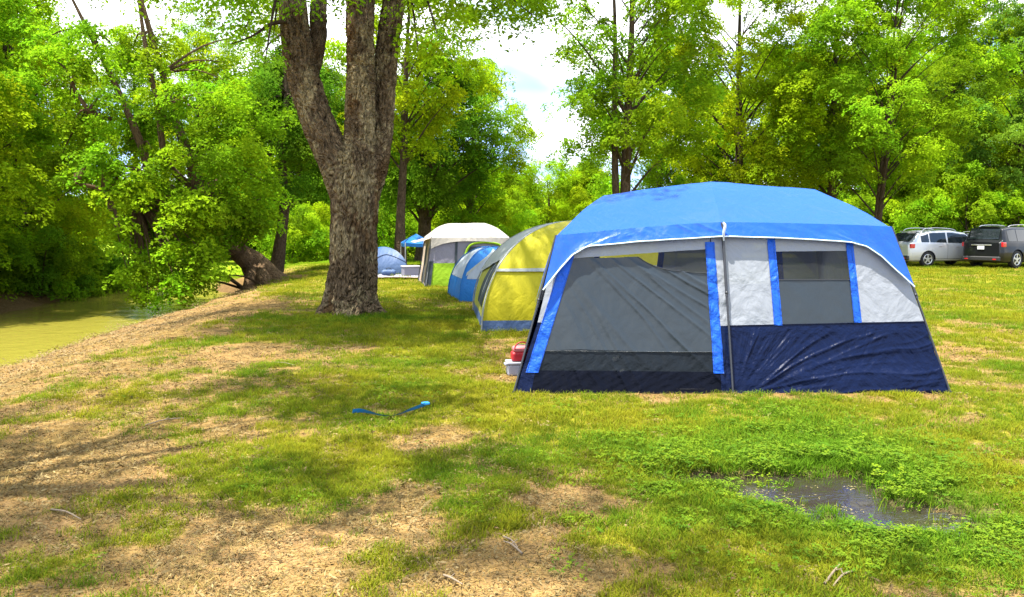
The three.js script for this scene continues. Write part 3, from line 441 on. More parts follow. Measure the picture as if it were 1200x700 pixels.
// ------------------------------------------------------------------ the blue cabin tent
{
  const root = thing('cabin_tent', 'big cabin tent with bright blue roof, grey walls and navy skirt beside the puddle', 'tent', V(0, 0, 0));
  const BL = ground(603, 462), BM = ground(858, 461.5), BR = ground(1112, 461.5), EL = at(653, 276, 8.44), EM = at(845, 261, 8.4), ER = at(1043, 266, 8.44);
  const pl = new THREE.Plane().setFromCoplanarPoints(BL, BR, EM); if (pl.normal.z < 0) pl.negate();
  const nrm = pl.normal;
  const ridge = (t) => { const f = t - Math.floor(t), q = f < 0.5 ? f * 2 : 2 - f * 2; return Math.pow(q, 1.8); };
  function fold(px, py) {
    let d = 0.0045 * N3(px / 22, py / 30, 2) + 0.0016 * N3(px / 7, py / 9, 6);
    if (px < 850) { // flap: long creases running down towards the lower corner by the pole
      const dx = px - 560, dy = py - 170, a = Math.atan2(dy, dx), r = Math.hypot(dx, dy), m = sstep(655, 720, px + (py - 300) * 0.3);
      const wa = a + 0.012 * N3(px / 60, py / 60, 9), cr = Math.pow(1 - Math.min(1, Math.abs(N3(wa * 16, r / 420, 21)) * 2.4), 5), c2 = Math.pow(1 - Math.min(1, Math.abs(N3(wa * 34, r / 240, 27)) * 2.4), 4);
      d += m * (0.012 * cr + 0.006 * c2 * sstep(-0.1, 0.3, N3(px / 70, py / 70, 31)) + 0.016 * N3(wa * 7, r / 300, 3) + 0.018 * Math.exp(-(((a - 0.72) / 0.07) ** 2)) * sstep(200, 330, r));
      d += 0.004 * N3((px * 0.5 + py) / 6, (px - py) / 60, 4) * sstep(405, 440, py);
    } else {
      const low = sstep(379, 400, py), dx = px - 862, dy = 468 - py, a = Math.atan2(dy, dx), r = Math.hypot(dx, dy);
      const wa = a + 0.05 * N3(px / 60, py / 60, 1), cr = Math.pow(1 - Math.min(1, Math.abs(N3(wa * 7, r / 230, 11)) * 2.3), 4), c2 = Math.pow(1 - Math.min(1, Math.abs(N3(wa * 15, r / 120, 19)) * 2.3), 4);
      d += low * ((0.012 * cr + 0.006 * c2) * sstep(15, 60, r) + 0.01 * N3(wa * 6, r / 150, 15) * sstep(15, 50, r) + 0.007 * N3(px / 60, py / 9, 5) * sstep(425, 455, py) + 0.004 * N3((px + py) / 18, (px - py) / 55, 3));
      const b1 = Math.hypot((px - 985 - (py - 440) * 0.4) / 70, (py - 452) / 22); d += 0.05 * Math.exp(-b1 * b1) + 0.02 * Math.exp(-(((px - 1060) / 34) ** 2) - ((py - 446) / 16) ** 2);
      d += (1 - low) * 0.004 * N3((px - py) / 16, (px + py) / 50, 3);
    }
    return d;
  }
  const W = (px, py, off = 0) => { const r = ray(px, py), o = V(0, EYE, 0); const t = -(pl.distanceToPoint(o)) / r.dot(nrm); return r.multiplyScalar(t).add(o).addScaledVector(nrm, off + fold(px, py)); };
  const along = (pts, u) => { const f = u * (pts.length - 1), k = Math.min(Math.floor(f), pts.length - 2), t = f - k; return [lerp(pts[k][0], pts[k + 1][0], t), lerp(pts[k][1], pts[k + 1][1], t)]; };
  const byX = (pts, x) => { for (let k = 0; k < pts.length - 1; k++) if (x <= pts[k + 1][0] || k === pts.length - 2) return lerp(pts[k][1], pts[k + 1][1], (x - pts[k][0]) / (pts[k + 1][0] - pts[k][0])); };
  const panel = (top, bot, off, nu, nv) => new GB().grid((u, v) => { const a = along(top, u), b = along(bot, u); if (b[1] > 461) b[1] += 1.3 * N3(b[0] / 14, 3, 1) + 0.9 * N3(b[0] / 5, 7, 1); return W(lerp(b[0], a[0], v), lerp(b[1], a[1], v), off); }, nu, nv, (u, v, p) => [p.x, p.y * 1.03]);
  const P = (n, top, bot, m, off = 0, nu = 40, nv = 40) => part(n, panel(top, bot, off, nu, nv), m, root);
  // upper grey wall pieces and the navy skirt
  P('wall_panel', [[654, 280], [664, 280]], [[630, 378], [638, 378]], F.grey, 0, 6, 30);
  P('wall_panel', [[832, 264], [846, 264]], [[840, 382], [851, 382]], F.grey, 0, 8, 40);
  P('wall_panel', [[846, 264], [902, 264]], [[851, 382], [911, 381]], F.grey, 0, 26, 50);
  P('wall_panel', [[902, 264], [995, 265]], [[904, 295], [996, 294]], F.grey, 0, 30, 14);
  P('wall_panel', [[995, 265], [1043, 268]], [[1005, 378], [1083, 377]], F.grey, 0, 34, 50);
  P('wall_panel', [[655, 277], [832, 264]], [[670, 303], [832, 292]], F.grey, 0, 40, 12);
  P('skirt_panel', [[851, 382], [911, 381], [1005, 378], [1083, 377]], [[858, 462], [940, 463], [1030, 463], [1113, 462]], F.navy, 0, 190, 70);
  P('skirt_panel', [[630, 378], [638, 378]], [[603, 462], [622, 462]], F.navy, 0, 8, 40);
  P('skirt_panel', [[839, 382], [851, 382]], [[846, 462], [858, 462]], F.navy, 0, 8, 40);
  P('skirt_panel', [[620, 434], [846, 436]], [[612, 462.5], [850, 462.5]], F.black, -0.003, 150, 26);
  // door: mesh behind, grey privacy flap, dark lower screen
  P('door_mesh', [[668, 300], [832, 290]], [[625, 437], [845, 438]], F.mesh, -0.012, 20, 20);
  P('door_flap', [[668, 303], [720, 302], [747, 301], [760, 309], [779, 316], [833, 321]], [[632, 411], [680, 410], [720, 411], [760, 412], [800, 413], [840, 413]], F.flap, 0, 170, 90);
  P('door_lower_screen', [[631, 409], [842, 411]], [[624, 437], [845, 438]], F.screen, -0.005, 120, 20);
  const strips = root;
  P('door_trim', [[659, 302], [673, 300]], [[616, 437], [631, 437]], F.trim, 0.006, 8, 60);
  P('door_trim', [[826, 284], [837, 284]], [[836, 438], [848, 438]], F.trim, 0.006, 8, 60);
  P('window_mesh', [[905, 293], [996, 292]], [[912, 330], [1002, 330]], F.mesh, -0.012, 12, 8);
  P('window_flap', [[908, 328], [998, 328]], [[913, 381], [1004, 379]], F.flap, -0.002, 40, 30);
  P('window_trim', [[898, 268], [907, 268]], [[907, 381.5], [917, 381.5]], F.trim, 0.006, 6, 40);
  P('window_trim', [[990, 270], [998, 270]], [[1001, 378.5], [1010, 378.5]], F.trim, 0.006, 6, 40);
  const seam = (pts, m, rad = 0.0035, off = 0.012) => part('seam', new GB().tube(pts.map(([x, y]) => W(x, y, off)), [rad, rad], 5, 40), m, root);
  const mids = (a, b, n = 14) => Array.from({ length: n + 1 }, (_, i) => [lerp(a[0], b[0], i / n), lerp(a[1], b[1], i / n)]);
  seam(mids([852, 382], [1083, 377], 40), F.navy, 0.004, 0.003); seam(mids([632, 411.5], [840, 413], 30), F.flap, 0.004, 0.003);
  for (const [a, b] of [[[660, 302], [617, 437]], [[672, 301], [630, 437]], [[827, 285], [837, 438]], [[836, 285], [847, 438]], [[899, 284], [908, 381]], [[906, 284], [916, 381]], [[991, 286], [1002, 378]], [[997, 286], [1009, 378]]]) seam(mids(a, b), F.roof, 0.0022, 0.0075);
  seam(mids([908, 328], [998, 328]), F.pole, 0.004, 0.002); seam([[747, 301], [760, 309], [779, 316], [805, 319], [832, 321]], F.pole, 0.004, 0.003);
  // side and back walls
  const BBL = V(BL.x + 0.17, 0, -11.05), BBR = V(BR.x + 0.02, 0, -11.05), EBL = V(EL.x + 0.17, EL.y, -10.6), EBR = V(ER.x, ER.y, -10.6), EBM = V(EM.x, EM.y + 0.02, -10.62);
  const quad = (a, b, c, d, v0, v1, u0 = 0, u1 = 1, nu = 30, nv = 24, amp = 0.012) => new GB().grid((u, v) => { const U = lerp(u0, u1, u), Q = lerp(v0, v1, v), p = a.clone().lerp(b, U).lerp(d.clone().lerp(c, U), Q), s = Math.sin(Math.PI * U) * amp; return p.add(V(N3(p.z * 3, p.y * 2, 3) * s * 1.5, 0, N3(p.x * 3, p.y * 2, 8) * s * 1.5)); }, nu, nv, (u, v, p) => [p.x + p.z, p.y]);
  const hb = 0.43;
  for (const [a, b, c, d] of [[BL, BBL, EBL, EL], [BR, BBR, EBR, ER]]) { part('side_skirt', quad(a, b, c, d, 0, hb), F.navy, root); part('side_wall', quad(a, b, c, d, hb, 1), F.grey, root); }
  part('back_skirt', quad(BBL, BBR, EBR, EBL, 0, hb), F.navy, root);
  for (const [u0, u1] of [[0, 0.16], [0.4, 0.5], [0.5, 0.63], [0.85, 1]]) part('back_wall', quad(BBL, BBR, EBR, EBL, hb, 1, u0, u1, 14), F.grey, root);
  for (const [u0, u1] of [[0.16, 0.4], [0.63, 0.85]]) { part('back_wall', quad(BBL, BBR, EBR, EBL, hb, 0.55, u0, u1, 10, 6), F.grey, root); part('back_wall', quad(BBL, BBR, EBR, EBL, 0.93, 1, u0, u1, 10, 4), F.grey, root); part('back_window_mesh', quad(BBL, BBR, EBR, EBL, 0.55, 0.93, u0, u1, 6, 6, 0), F.mesh, root); }
  for (const u of [0.155, 0.4, 0.625, 0.85]) part('back_window_trim', quad(BBL.clone().add(V(0, 0, 0.012)), BBR.clone().add(V(0, 0, 0.012)), EBR.clone().add(V(0, 0, 0.012)), EBL.clone().add(V(0, 0, 0.012)), 0.45, 0.99, u, u + 0.022, 3, 20), F.trim, root);
  part('groundsheet', new GB().grid((u, v) => V(lerp(BL.x + 0.03, BR.x - 0.03, u), 0.045, lerp(BL.z - 0.03, -11.03, v)), 4, 4), F.sheet, root);
  // roof
  const HL = V(1.1, 2.07, -9.5), HM = V(2.36, 2.235, -9.5), HR = V(3.62, 2.13, -9.5), fly = new GB();
  const facet = (a, b, c, d, sag) => fly.grid((u, v) => { const p = a.clone().lerp(b, u).lerp(d.clone().lerp(c, u), v); p.y += -sag * Math.sin(Math.PI * u) * Math.sin(Math.PI * Math.min(v * 0.9 + 0.1, 1)) + 0.012 * N3(p.x * 2.4, p.z * 2.4, 4) + 0.006 * N3(p.x * 6, p.z * 5, 8) * (1 - v * 0.5) + 0.03 * Math.sin(Math.PI * v); return p; }, 50, 34, (u, v, p) => [p.x, p.z]);
  facet(EL, EM, HM, HL, 0.035); facet(EM, ER, HR, HM, 0.035); facet(EBL, EBM, HM, HL, 0.03); facet(EBM, EBR, HR, HM, 0.03); facet(EL, EBL, HL, HL, 0.02); facet(ER, EBR, HR, HR, 0.02);
  const roof = part('rain_fly', fly, F.roof, root);
  // fly skirts with arched lower edge, white piping
  const edgeTop = [[652, 277], [700, 272.5], [748, 268], [796, 264], [845, 261.5], [894, 262], [944, 263], [994, 264.5], [1043, 266.5]];
  const edgeBot = [[636, 342], [655, 318], [671, 300.5], [688, 291], [740, 286.5], [796, 282.5], [846, 279.5], [900, 281], [950, 283], [995, 286.5], [1012, 291], [1030, 303], [1048, 320], [1068, 338]];
  const sk = (u, v) => { const a = along(edgeTop, u), b = along(edgeBot, u); const dpt = 0.03 + 0.045 * v; const w = Math.sin(u * 60) * 0.002 + 0.006 * N3(u * 14, v * 2, 3); return W(lerp(a[0], b[0], v), lerp(a[1], b[1], v), dpt + w * v); };
  part('fly_skirt', new GB().grid(sk, 150, 14, (u, v, p) => [p.x, p.y]), F.roof, roof);
  part('piping', new GB().tube(Array.from({ length: 60 }, (_, i) => sk(i / 59, 1)), [0.007, 0.007], 6, 150), F.pipe, roof);
  for (const [e0, e1, b0, b1, s] of [[EL, EBL, BL, BBL, -1], [ER, EBR, BR, BBR, 1]]) part('fly_skirt', new GB().grid((u, v) => { const drop = 0.12 + 0.32 * Math.pow(Math.abs(2 * u - 1), 4), e = e0.clone().lerp(e1, u), b = b0.clone().lerp(b1, u); return e.lerp(b, drop * v).add(V(s * (0.01 + 0.03 * v), 0, 0)); }, 40, 8), F.roof, roof);
  part('fly_skirt', new GB().grid((u, v) => { const e = EBL.clone().lerp(EBR, u), b = BBL.clone().lerp(BBR, u), drop = 0.1 + 0.3 * Math.pow(Math.abs(2 * u - 1), 6); return e.lerp(b, drop * v).add(V(0, 0, -0.02 - 0.05 * v)); }, 40, 6), F.roof, roof);
  // legs, feet, hook
  const leg = (a, b, out) => { const o = V(...out), A = a.clone().add(o), B = b.clone().add(o), M = A.clone().lerp(B, 0.58); part('leg', new GB().tube([A, M], [0.011, 0.011], 8, 2), F.pole, root); part('leg_sleeve', new GB().tube([M.clone().lerp(A, 0.04), B], [0.014, 0.014], 8, 2), F.pole, root); part('leg_joint', new THREE.SphereGeometry(0.019, 10, 8).translate(M.x, M.y, M.z), F.pole, root); part('foot', new GB().tube([A.clone().add(V(0, -0.03, 0)), A.clone().add(V(0, 0.03, 0))], [0.022, 0.014], 8, 2), F.pole, root); };
  leg(BL, EL, [-0.012, 0.0, 0.012]); leg(BM, EM, [0.0, 0.0, 0.042]); leg(BR, ER, [0.014, 0.0, 0.012]); leg(BBL, EBL, [0.02, 0, -0.03]); leg(BBR, EBR, [0.03, 0, -0.03]); leg(V((BBL.x + BBR.x) / 2, 0, -11.05), EBM, [0, 0, -0.06]);
  const hk = W(845, 271, 0.1);
  part('hook', new GB().tube([hk.clone().add(V(-0.008, 0.06, 0)), hk.clone().add(V(0.012, 0.03, 0.01)), hk.clone().add(V(0, -0.05, 0.01)), hk.clone().add(V(0.004, -0.13, 0))], [0.012, 0.016, 0.014, 0.007], 8, 14), std(lin(0.5, 0.55, 0.62), 0.4), root);
}

// ------------------------------------------------------------------ dome tents
function dome(o) {
  const root = thing(o.name || 'dome_tent', o.label, 'tent', V(o.x, H(o.x, o.z), o.z), o.turn, o.group), { w, d, h } = o;
  const C = [V(-w / 2, 0, d / 2), V(w / 2, 0, d / 2), V(w / 2, 0, -d / 2), V(-w / 2, 0, -d / 2)];
  const arm = (c, v) => { const a = v * Math.PI / 2; return V(c.x * Math.pow(Math.cos(a), 0.95), h * Math.pow(Math.sin(a), 0.95), c.z * Math.pow(Math.cos(a), 0.95)); };
  const surf = (k, u, v, off = 0) => { const a = arm(C[k], v), b = arm(C[(k + 1) % 4], v), p = a.lerp(b, u), s = Math.sin(Math.PI * u) * (0.06 * Math.sin(Math.PI * v)), n = V(p.x, h * 0.25, p.z).normalize(); return p.addScaledVector(n, off - s + 0.02 * N3(p.x * 2.5 + k, p.y * 2.5, p.z * 2.5) * Math.sin(Math.PI * u)); };
  const sheet = (k, u0, u1, v0, v1, off, nu = 26, nv = 26) => new GB().grid((u, v) => { const U = lerp(u0, u1, u), a = typeof v0 === 'function' ? v0(U) : v0, b = typeof v1 === 'function' ? v1(U) : v1; return surf(k, U, lerp(a, b, v), off); }, nu, nv);
  for (let k = 0; k < 4; k++) o.side(k, sheet, root);
  for (let k = 0; k < 4; k++) part('pole', new GB().tube(Array.from({ length: 12 }, (_, i) => arm(C[k], i / 11 * 0.98).multiplyScalar(1.012)), [0.012, 0.012], 6, 22), o.pole || F.pole, root);
  return root;
}
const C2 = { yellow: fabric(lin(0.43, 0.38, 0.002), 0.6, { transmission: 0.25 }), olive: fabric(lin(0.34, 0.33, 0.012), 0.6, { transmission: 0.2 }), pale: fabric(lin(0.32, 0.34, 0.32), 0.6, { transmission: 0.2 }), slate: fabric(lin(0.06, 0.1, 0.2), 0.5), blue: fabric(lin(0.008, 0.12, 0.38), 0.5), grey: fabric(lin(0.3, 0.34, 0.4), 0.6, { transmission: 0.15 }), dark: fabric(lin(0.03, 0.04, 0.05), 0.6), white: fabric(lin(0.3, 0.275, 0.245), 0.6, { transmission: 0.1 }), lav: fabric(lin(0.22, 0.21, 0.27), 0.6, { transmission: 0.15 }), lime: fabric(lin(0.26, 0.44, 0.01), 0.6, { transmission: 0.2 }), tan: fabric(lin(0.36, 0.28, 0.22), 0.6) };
{ // yellow dome: facet 0 faces the camera, facet 3 faces the river
  const c = ground(564, 388), w = 3.6, d = 3.5, turn = 0.09;
  dome({ label: 'yellow and pale grey dome tent beside the big blue cabin tent', x: c.x + 1.66, z: c.z - 1.88, w, d, h: 1.8, turn, pole: C2.pale, side: (k, S, root) => {
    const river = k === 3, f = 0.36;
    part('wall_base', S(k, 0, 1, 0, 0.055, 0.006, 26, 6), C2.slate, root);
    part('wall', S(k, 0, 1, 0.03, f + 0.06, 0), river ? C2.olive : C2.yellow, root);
    const low = (u) => f + (river ? 0.3 * (1 - Math.abs(2 * u - 1.6)) * 0.4 : 0.0) - (river ? 0.1 * Math.pow(u, 4) : 0);
    const fl = part('fly_panel', S(k, 0, 1, low, 0.995, 0.035), river ? C2.pale : C2.yellow, root);
    part('fly_trim', S(k, 0, 1, (u) => low(u) - 0.012, (u) => low(u) + 0.006 + 0.024 * u, 0.042, 26, 3), C2.pale, fl);
    if (river) { part('door_mesh', S(k, 0.3, 0.75, 0.1, 0.38, 0.01), C2.dark, root); part('door_zip', S(k, 0.49, 0.51, 0.08, 0.42, 0.016, 2, 20), C2.pale, root); part('door_zip', S(k, 0.74, 0.76, 0.08, 0.42, 0.016, 2, 20), C2.dark, root); }
  } });
}
{ // small blue and grey dome
  const c = ground(525, 352);
  dome({ label: 'small bright blue and grey dome tent between the yellow tent and the white-roofed tent', x: c.x + 1.0, z: c.z - 0.85, w: 1.85, d: 2.2, h: 1.24, turn: 0.2, pole: C2.blue, side: (k, S, root) => {
    part('wall_base', S(k, 0, 1, 0, 0.26, 0.004), C2.blue, root);
    part('wall', S(k, 0, 1, 0.25, 0.995, 0), k === 3 ? C2.grey : C2.blue, root);
    if (k === 3 || k === 0) { const tr = (u) => 0.26 + 0.56 * (1 - Math.abs(2 * u - 1)); part('mesh_panel', S(k, 0.06, 0.94, 0.26, tr, 0.012), C2.grey, root); part('fly_trim', S(k, 0.04, 0.96, (u) => tr(u) - 0.01, (u) => tr(u) + 0.045, 0.02, 30, 2), C2.pale, root); }
  } });
  const e = at(447, 318, 30);
  dome({ label: 'pale blue-grey dome tent half hidden behind the huge tree trunk', x: e.x + 0.1, z: -30, w: 1.5, d: 2.0, h: 1.0, turn: 0.3, side: (k, S, root) => { part('wall', S(k, 0, 1, 0, 0.995, 0), C2.slate, root); part('fly_panel', S(k, 0, 1, (u) => 0.3 + 0.25 * Math.sin(Math.PI * u), 0.995, 0.03), k % 2 ? C2.blue : C2.slate, root); } });
}
// ------------------------------------------------------------------ white-roofed cabin tent
{
  const c = ground(503, 337), w = 2.7, d = 2.8, turn = 0.19, root = thing('cabin_tent', 'white-roofed cabin tent with lavender walls and lime green lower panels', 'tent', V(c.x + 0.96, 0, c.z - 1.69), turn);
  const B = (x, z) => V(x * w / 2, 0.02, z * d / 2), E = (x, z) => V(x * w / 2 * 0.84, 1.42, z * d / 2 * 0.84);
  const q = (a, b, u0, u1, v0, v1, off = 0) => { const A0 = B(...a), A1 = B(...b), B0 = E(...a), B1 = E(...b), n = V((a[0] + b[0]) / 2, 0.2, (a[1] + b[1]) / 2).normalize(); return new GB().grid((u, v) => { const U = lerp(u0, u1, u), Q = lerp(v0, v1, v); const p = A0.clone().lerp(A1, U).lerp(B0.clone().lerp(B1, U), Q); return p.addScaledVector(n, off + 0.03 * N3(p.x * 2.6, p.y * 2.2, p.z * 2.6)); }, 22, 16); };
  const sides = [[[-1, 1], [1, 1]], [[1, 1], [1, -1]], [[1, -1], [-1, -1]], [[-1, -1], [-1, 1]]];
  sides.forEach(([a, b], k) => {
    if (k === 3) { part('side_wall', q(a, b, 0, 1, 0, 1), C2.lav, root); part('side_panel', q(a, b, 0.1, 0.4, 0.02, 0.95, 0.02), C2.tan, root); part('side_panel', q(a, b, 0.62, 0.8, 0.02, 0.95, 0.02), C2.tan, root); part('side_window', q(a, b, 0.42, 0.58, 0.4, 0.85, 0.02), C2.dark, root); return; }
    part('skirt_panel', q(a, b, 0, 1, 0, 0.48), k === 0 ? C2.lime : C2.lav, root); part('wall_panel', q(a, b, 0, 1, 0.48, 1), C2.lav, root);
    if (k === 0) { part('corner_trim', q(a, b, 0, 0.05, 0, 0.52, 0.02), C2.dark, root); part('seam_trim', q(a, b, 0.3, 0.33, 0, 0.98, 0.02), C2.dark, root); part('door', q(a, b, 0.44, 0.9, 0.05, 0.82, 0.02), C2.dark, root);
      part('door_arch', new GB().tube([[0.42, 0.03], [0.42, 0.6], [0.48, 0.84], [0.58, 0.9], [0.78, 0.9], [0.88, 0.84], [0.93, 0.6], [0.93, 0.03]].map(([u, v]) => { const p = B(-1, 1).lerp(B(1, 1), u).lerp(E(-1, 1).lerp(E(1, 1), u), v); p.z += 0.05; return p; }), [0.035, 0.035], 6, 40), C2.lime, root); }
  });
  const roof = new GB(), top = [V(-0.55, 1.86, 0.1), V(0.6, 1.88, 0)], sagged = (p) => { p.y += 0.02 * N3(p.x * 2, p.z * 2, 1); return p; };
  const e = (x, z) => E(x, z).add(V(x * 0.05, 0, z * 0.05));
  const fc = (a, b, c1, d1) => roof.grid((u, v) => { const p = a.clone().lerp(b, u).lerp(d1.clone().lerp(c1, u), v); p.y += 0.07 * Math.sin(Math.PI * v) - 0.05 * Math.sin(Math.PI * u) * (1 - v); return sagged(p); }, 24, 16);
  fc(e(-1, 1), e(1, 1), top[1], top[0]); fc(e(1, -1), e(-1, -1), top[0], top[1]); fc(e(-1, -1), e(-1, 1), top[0], top[0]); fc(e(1, 1), e(1, -1), top[1], top[1]);
  const rf = part('roof', roof, C2.white, root);
  sides.forEach(([a, b]) => part('roof_skirt', new GB().grid((u, v) => { const p = e(...a).lerp(e(...b), u), s = 0.1 + 0.22 * Math.pow(Math.abs(2 * u - 1), 3); p.y -= s * v - 0.01; return p.addScaledVector(V((a[0] + b[0]) / 2, 0, (a[1] + b[1]) / 2), 0.05 * v); }, 24, 5), C2.white, rf));
  part('awning', new GB().grid((u, v) => { const p = e(-1, -0.4).lerp(e(-1, 1.0), u); p.x -= v * 0.5; p.y += -0.02 - 0.1 * v + 0.05 * N3(u * 4, v * 3, 1); return p; }, 18, 8), C2.tan, root);
  for (const [x, z] of [[-1, 1], [1, 1], [1, -1], [-1, -1]]) part('leg', new GB().tube([B(x, z).multiplyScalar(1.02), E(x, z).multiplyScalar(1.02)], [0.014, 0.014], 6, 2), F.pole, root);
}
// ------------------------------------------------------------------ far canopy, tarp and gear
{
  const p = at(488, 305, 33), root = thing('canopy', 'small blue pop-up canopy on thin legs beyond the white-roofed tent', 'canopy', V(p.x, 0, -33), 0.3), s = 0.55, e = 1.15;
  const top = new GB(), ap = V(0, e + 0.36, 0), c = [V(-s, e, s), V(s, e, s), V(s, e, -s), V(-s, e, -s)];
  for (let k = 0; k < 4; k++) { top.grid((u, v) => c[k].clone().lerp(c[(k + 1) % 4], u).lerp(ap, v).add(V(0, -0.05 * Math.sin(Math.PI * u) * (1 - v), 0)), 10, 8); top.grid((u, v) => c[k].clone().lerp(c[(k + 1) % 4], u).add(V(0, -0.14 * v - 0.05 * Math.sin(Math.PI * u), 0)), 10, 3); }
  part('canopy_top', top, C2.blue, root);
  for (const q of c) part('leg', new GB().tube([V(q.x * 1.05, 0, q.z * 1.05), q], [0.018, 0.018], 6, 2), std(lin(0.4, 0.4, 0.42), 0.5), root);
  const t = ground(468, 326), tp = thing('tarp', 'pale crumpled tarp lying flat in front of the far canopy', 'tarp', HP(t.x, t.z, 0.03));
  part('sheet', new GB().grid((u, v) => V((u - 0.5) * 1.7, 0.02 + 0.05 * Math.abs(N3(u * 6, v * 6, 2)), (v - 0.5) * 2.0), 24, 24), C2.lav, tp);
  part('hem', new GB().tube([V(-0.85, 0.03, 1), V(0, 0.05, 1.01), V(0.85, 0.03, 1)], [0.015, 0.015], 6, 12), C2.tan, tp);
  const bn = thing('storage_bin', 'grey storage bin standing on the pale tarp', 'bin', HP(t.x + 0.35, t.z - 0.4, 0.06), 0.4);
  part('tub', new RoundedBoxGeometry(0.6, 0.3, 0.4, 3, 0.03).translate(0, 0.15, 0), std(lin(0.22, 0.21, 0.25), 0.5), bn); part('lid', new RoundedBoxGeometry(0.64, 0.05, 0.44, 2, 0.02).translate(0, 0.325, 0), std(lin(0.4, 0.38, 0.4), 0.5), bn);
  const b2 = thing('duffel_bag', 'blue-grey duffel bag dropped on the pale tarp', 'bag', HP(t.x - 0.4, t.z - 0.2, 0.06), 0.2);
  part('bag', new THREE.CapsuleGeometry(0.11, 0.3, 6, 14).rotateZ(Math.PI / 2).translate(0, 0.11, 0), C2.slate, b2); part('handle', new THREE.TorusGeometry(0.1, 0.01, 6, 14, Math.PI).translate(0, 0.18, 0.02), C2.dark, b2);
}
// ------------------------------------------------------------------ red cooler on its bin, blue strap, twigs
{
  const c = ground(602, 442), bin = thing('plastic_bin', 'low pale plastic bin on the grass at the corner of the blue tent', 'bin', HP(c.x + 0.06, c.z - 0.1), 0.12), pm = std(lin(0.32, 0.32, 0.38), 0.4), gm = std(lin(0.27, 0.28, 0.33), 0.45);
  part('tub', new RoundedBoxGeometry(0.28, 0.13, 0.22, 3, 0.025).translate(0, 0.065, 0), pm, bin); part('lid', new RoundedBoxGeometry(0.3, 0.03, 0.24, 2, 0.012).translate(0, 0.144, 0), gm, bin);
  for (const s of [-1, 1]) part('handle', new RoundedBoxGeometry(0.03, 0.025, 0.12, 2, 0.01).translate(s * 0.155, 0.125, 0), gm, bin);
  const k = thing('cooler', 'small red lunch cooler with pinkish lid resting on the pale bin', 'cooler', HP(c.x + 0.08, c.z - 0.1, 0.16), 0.12), red = std(lin(0.4, 0.01, 0.018), 0.5);
  part('body', new RoundedBoxGeometry(0.22, 0.11, 0.17, 4, 0.03).translate(0, 0.055, 0), red, k); part('lid', new RoundedBoxGeometry(0.2, 0.06, 0.16, 4, 0.028).translate(0.005, 0.135, 0), std(lin(0.5, 0.14, 0.15), 0.5), k);
  part('handle', new THREE.TorusGeometry(0.085, 0.008, 8, 20, Math.PI).translate(0.005, 0.14, 0.086), std(lin(0.35, 0.012, 0.02), 0.5), k);
  // strap
  const pts = [[413, 487], [422, 486], [434, 487.5], [447, 490.5], [458, 491.5], [468, 489.5], [478, 486], [489, 482.5], [500, 479]].map(([x, y]) => { const g = ground(x, y); return HP(g.x, g.z, 0.035); });
  const cv = new THREE.CatmullRomCurve3(pts), st = thing('strap', 'blue webbing strap lying loosely across the grass', 'strap', V(0, 0, 0));
  part('webbing', new GB().grid((u, v) => { const p = cv.getPoint(u), t = cv.getTangent(u), tw = 0.25 + 0.75 * Math.abs(Math.cos(u * Math.PI)), wd = 0.026, n = V(-t.z, 0, t.x).normalize(), sd = (v - 0.5) * 2 * wd; return p.add(V(n.x * Math.cos(tw) * sd, Math.abs(Math.sin(tw)) * sd + 0.012, n.z * Math.cos(tw) * sd)); }, 90, 4), std(lin(0.012, 0.2, 0.55), 0.6), st);
  const be = cv.getPoint(0.985), bk = part('buckle', new RoundedBoxGeometry(0.07, 0.025, 0.055, 2, 0.01), std(lin(0.02, 0.26, 0.6), 0.45), st); bk.position.copy(be).add(V(0, 0.02, 0)); bk.rotation.y = 0.5;
  // twigs
  const tw = std(lin(0.2, 0.15, 0.1), 0.9), R = rng(5);
  const twigs = [[590, 629, 607, 643, 'short grey-brown twig on the bare patch of soil before the puddle'], [520, 674, 542, 686, 'thick dark twig half buried in grass near the bare soil'], [966, 686, 985, 664, 'pale bent twig in the dry grass below the puddle'], [1000, 672, 976, 690, 'thin pale stem crossing the bent twig below the puddle'], [318, 426, 345, 430, 'thin dark stick on the straw patch below the huge trunk'], [170, 500, 215, 492, 'long thin stick on the shaded dry bank'], [60, 600, 95, 612, 'brown stick among litter on the shaded dry lawn'], [612, 648, 590, 636, 'pale twig lying across the short grey-brown twig']];
  for (const [x0, y0, x1, y1, l] of twigs) {
    const a = ground(x0, y0), b = ground(x1, y1), A = HP(a.x, a.z, 0.014), Bv = HP(b.x, b.z, 0.02), M = A.clone().lerp(Bv, 0.5).add(V((R() - 0.5) * 0.03, 0.012, (R() - 0.5) * 0.03)), o = thing('twig', l, 'twig', V(0, 0, 0));
    part('stem', new GB().tube([A, M, Bv], [0.006, 0.005, 0.003], 7, 10), tw, o); part('side_shoot', new GB().tube([M, M.clone().add(V((R() - 0.5) * 0.1, 0.02, (R() - 0.5) * 0.1))], [0.004, 0.0015], 5, 4), tw, o);
  }
}
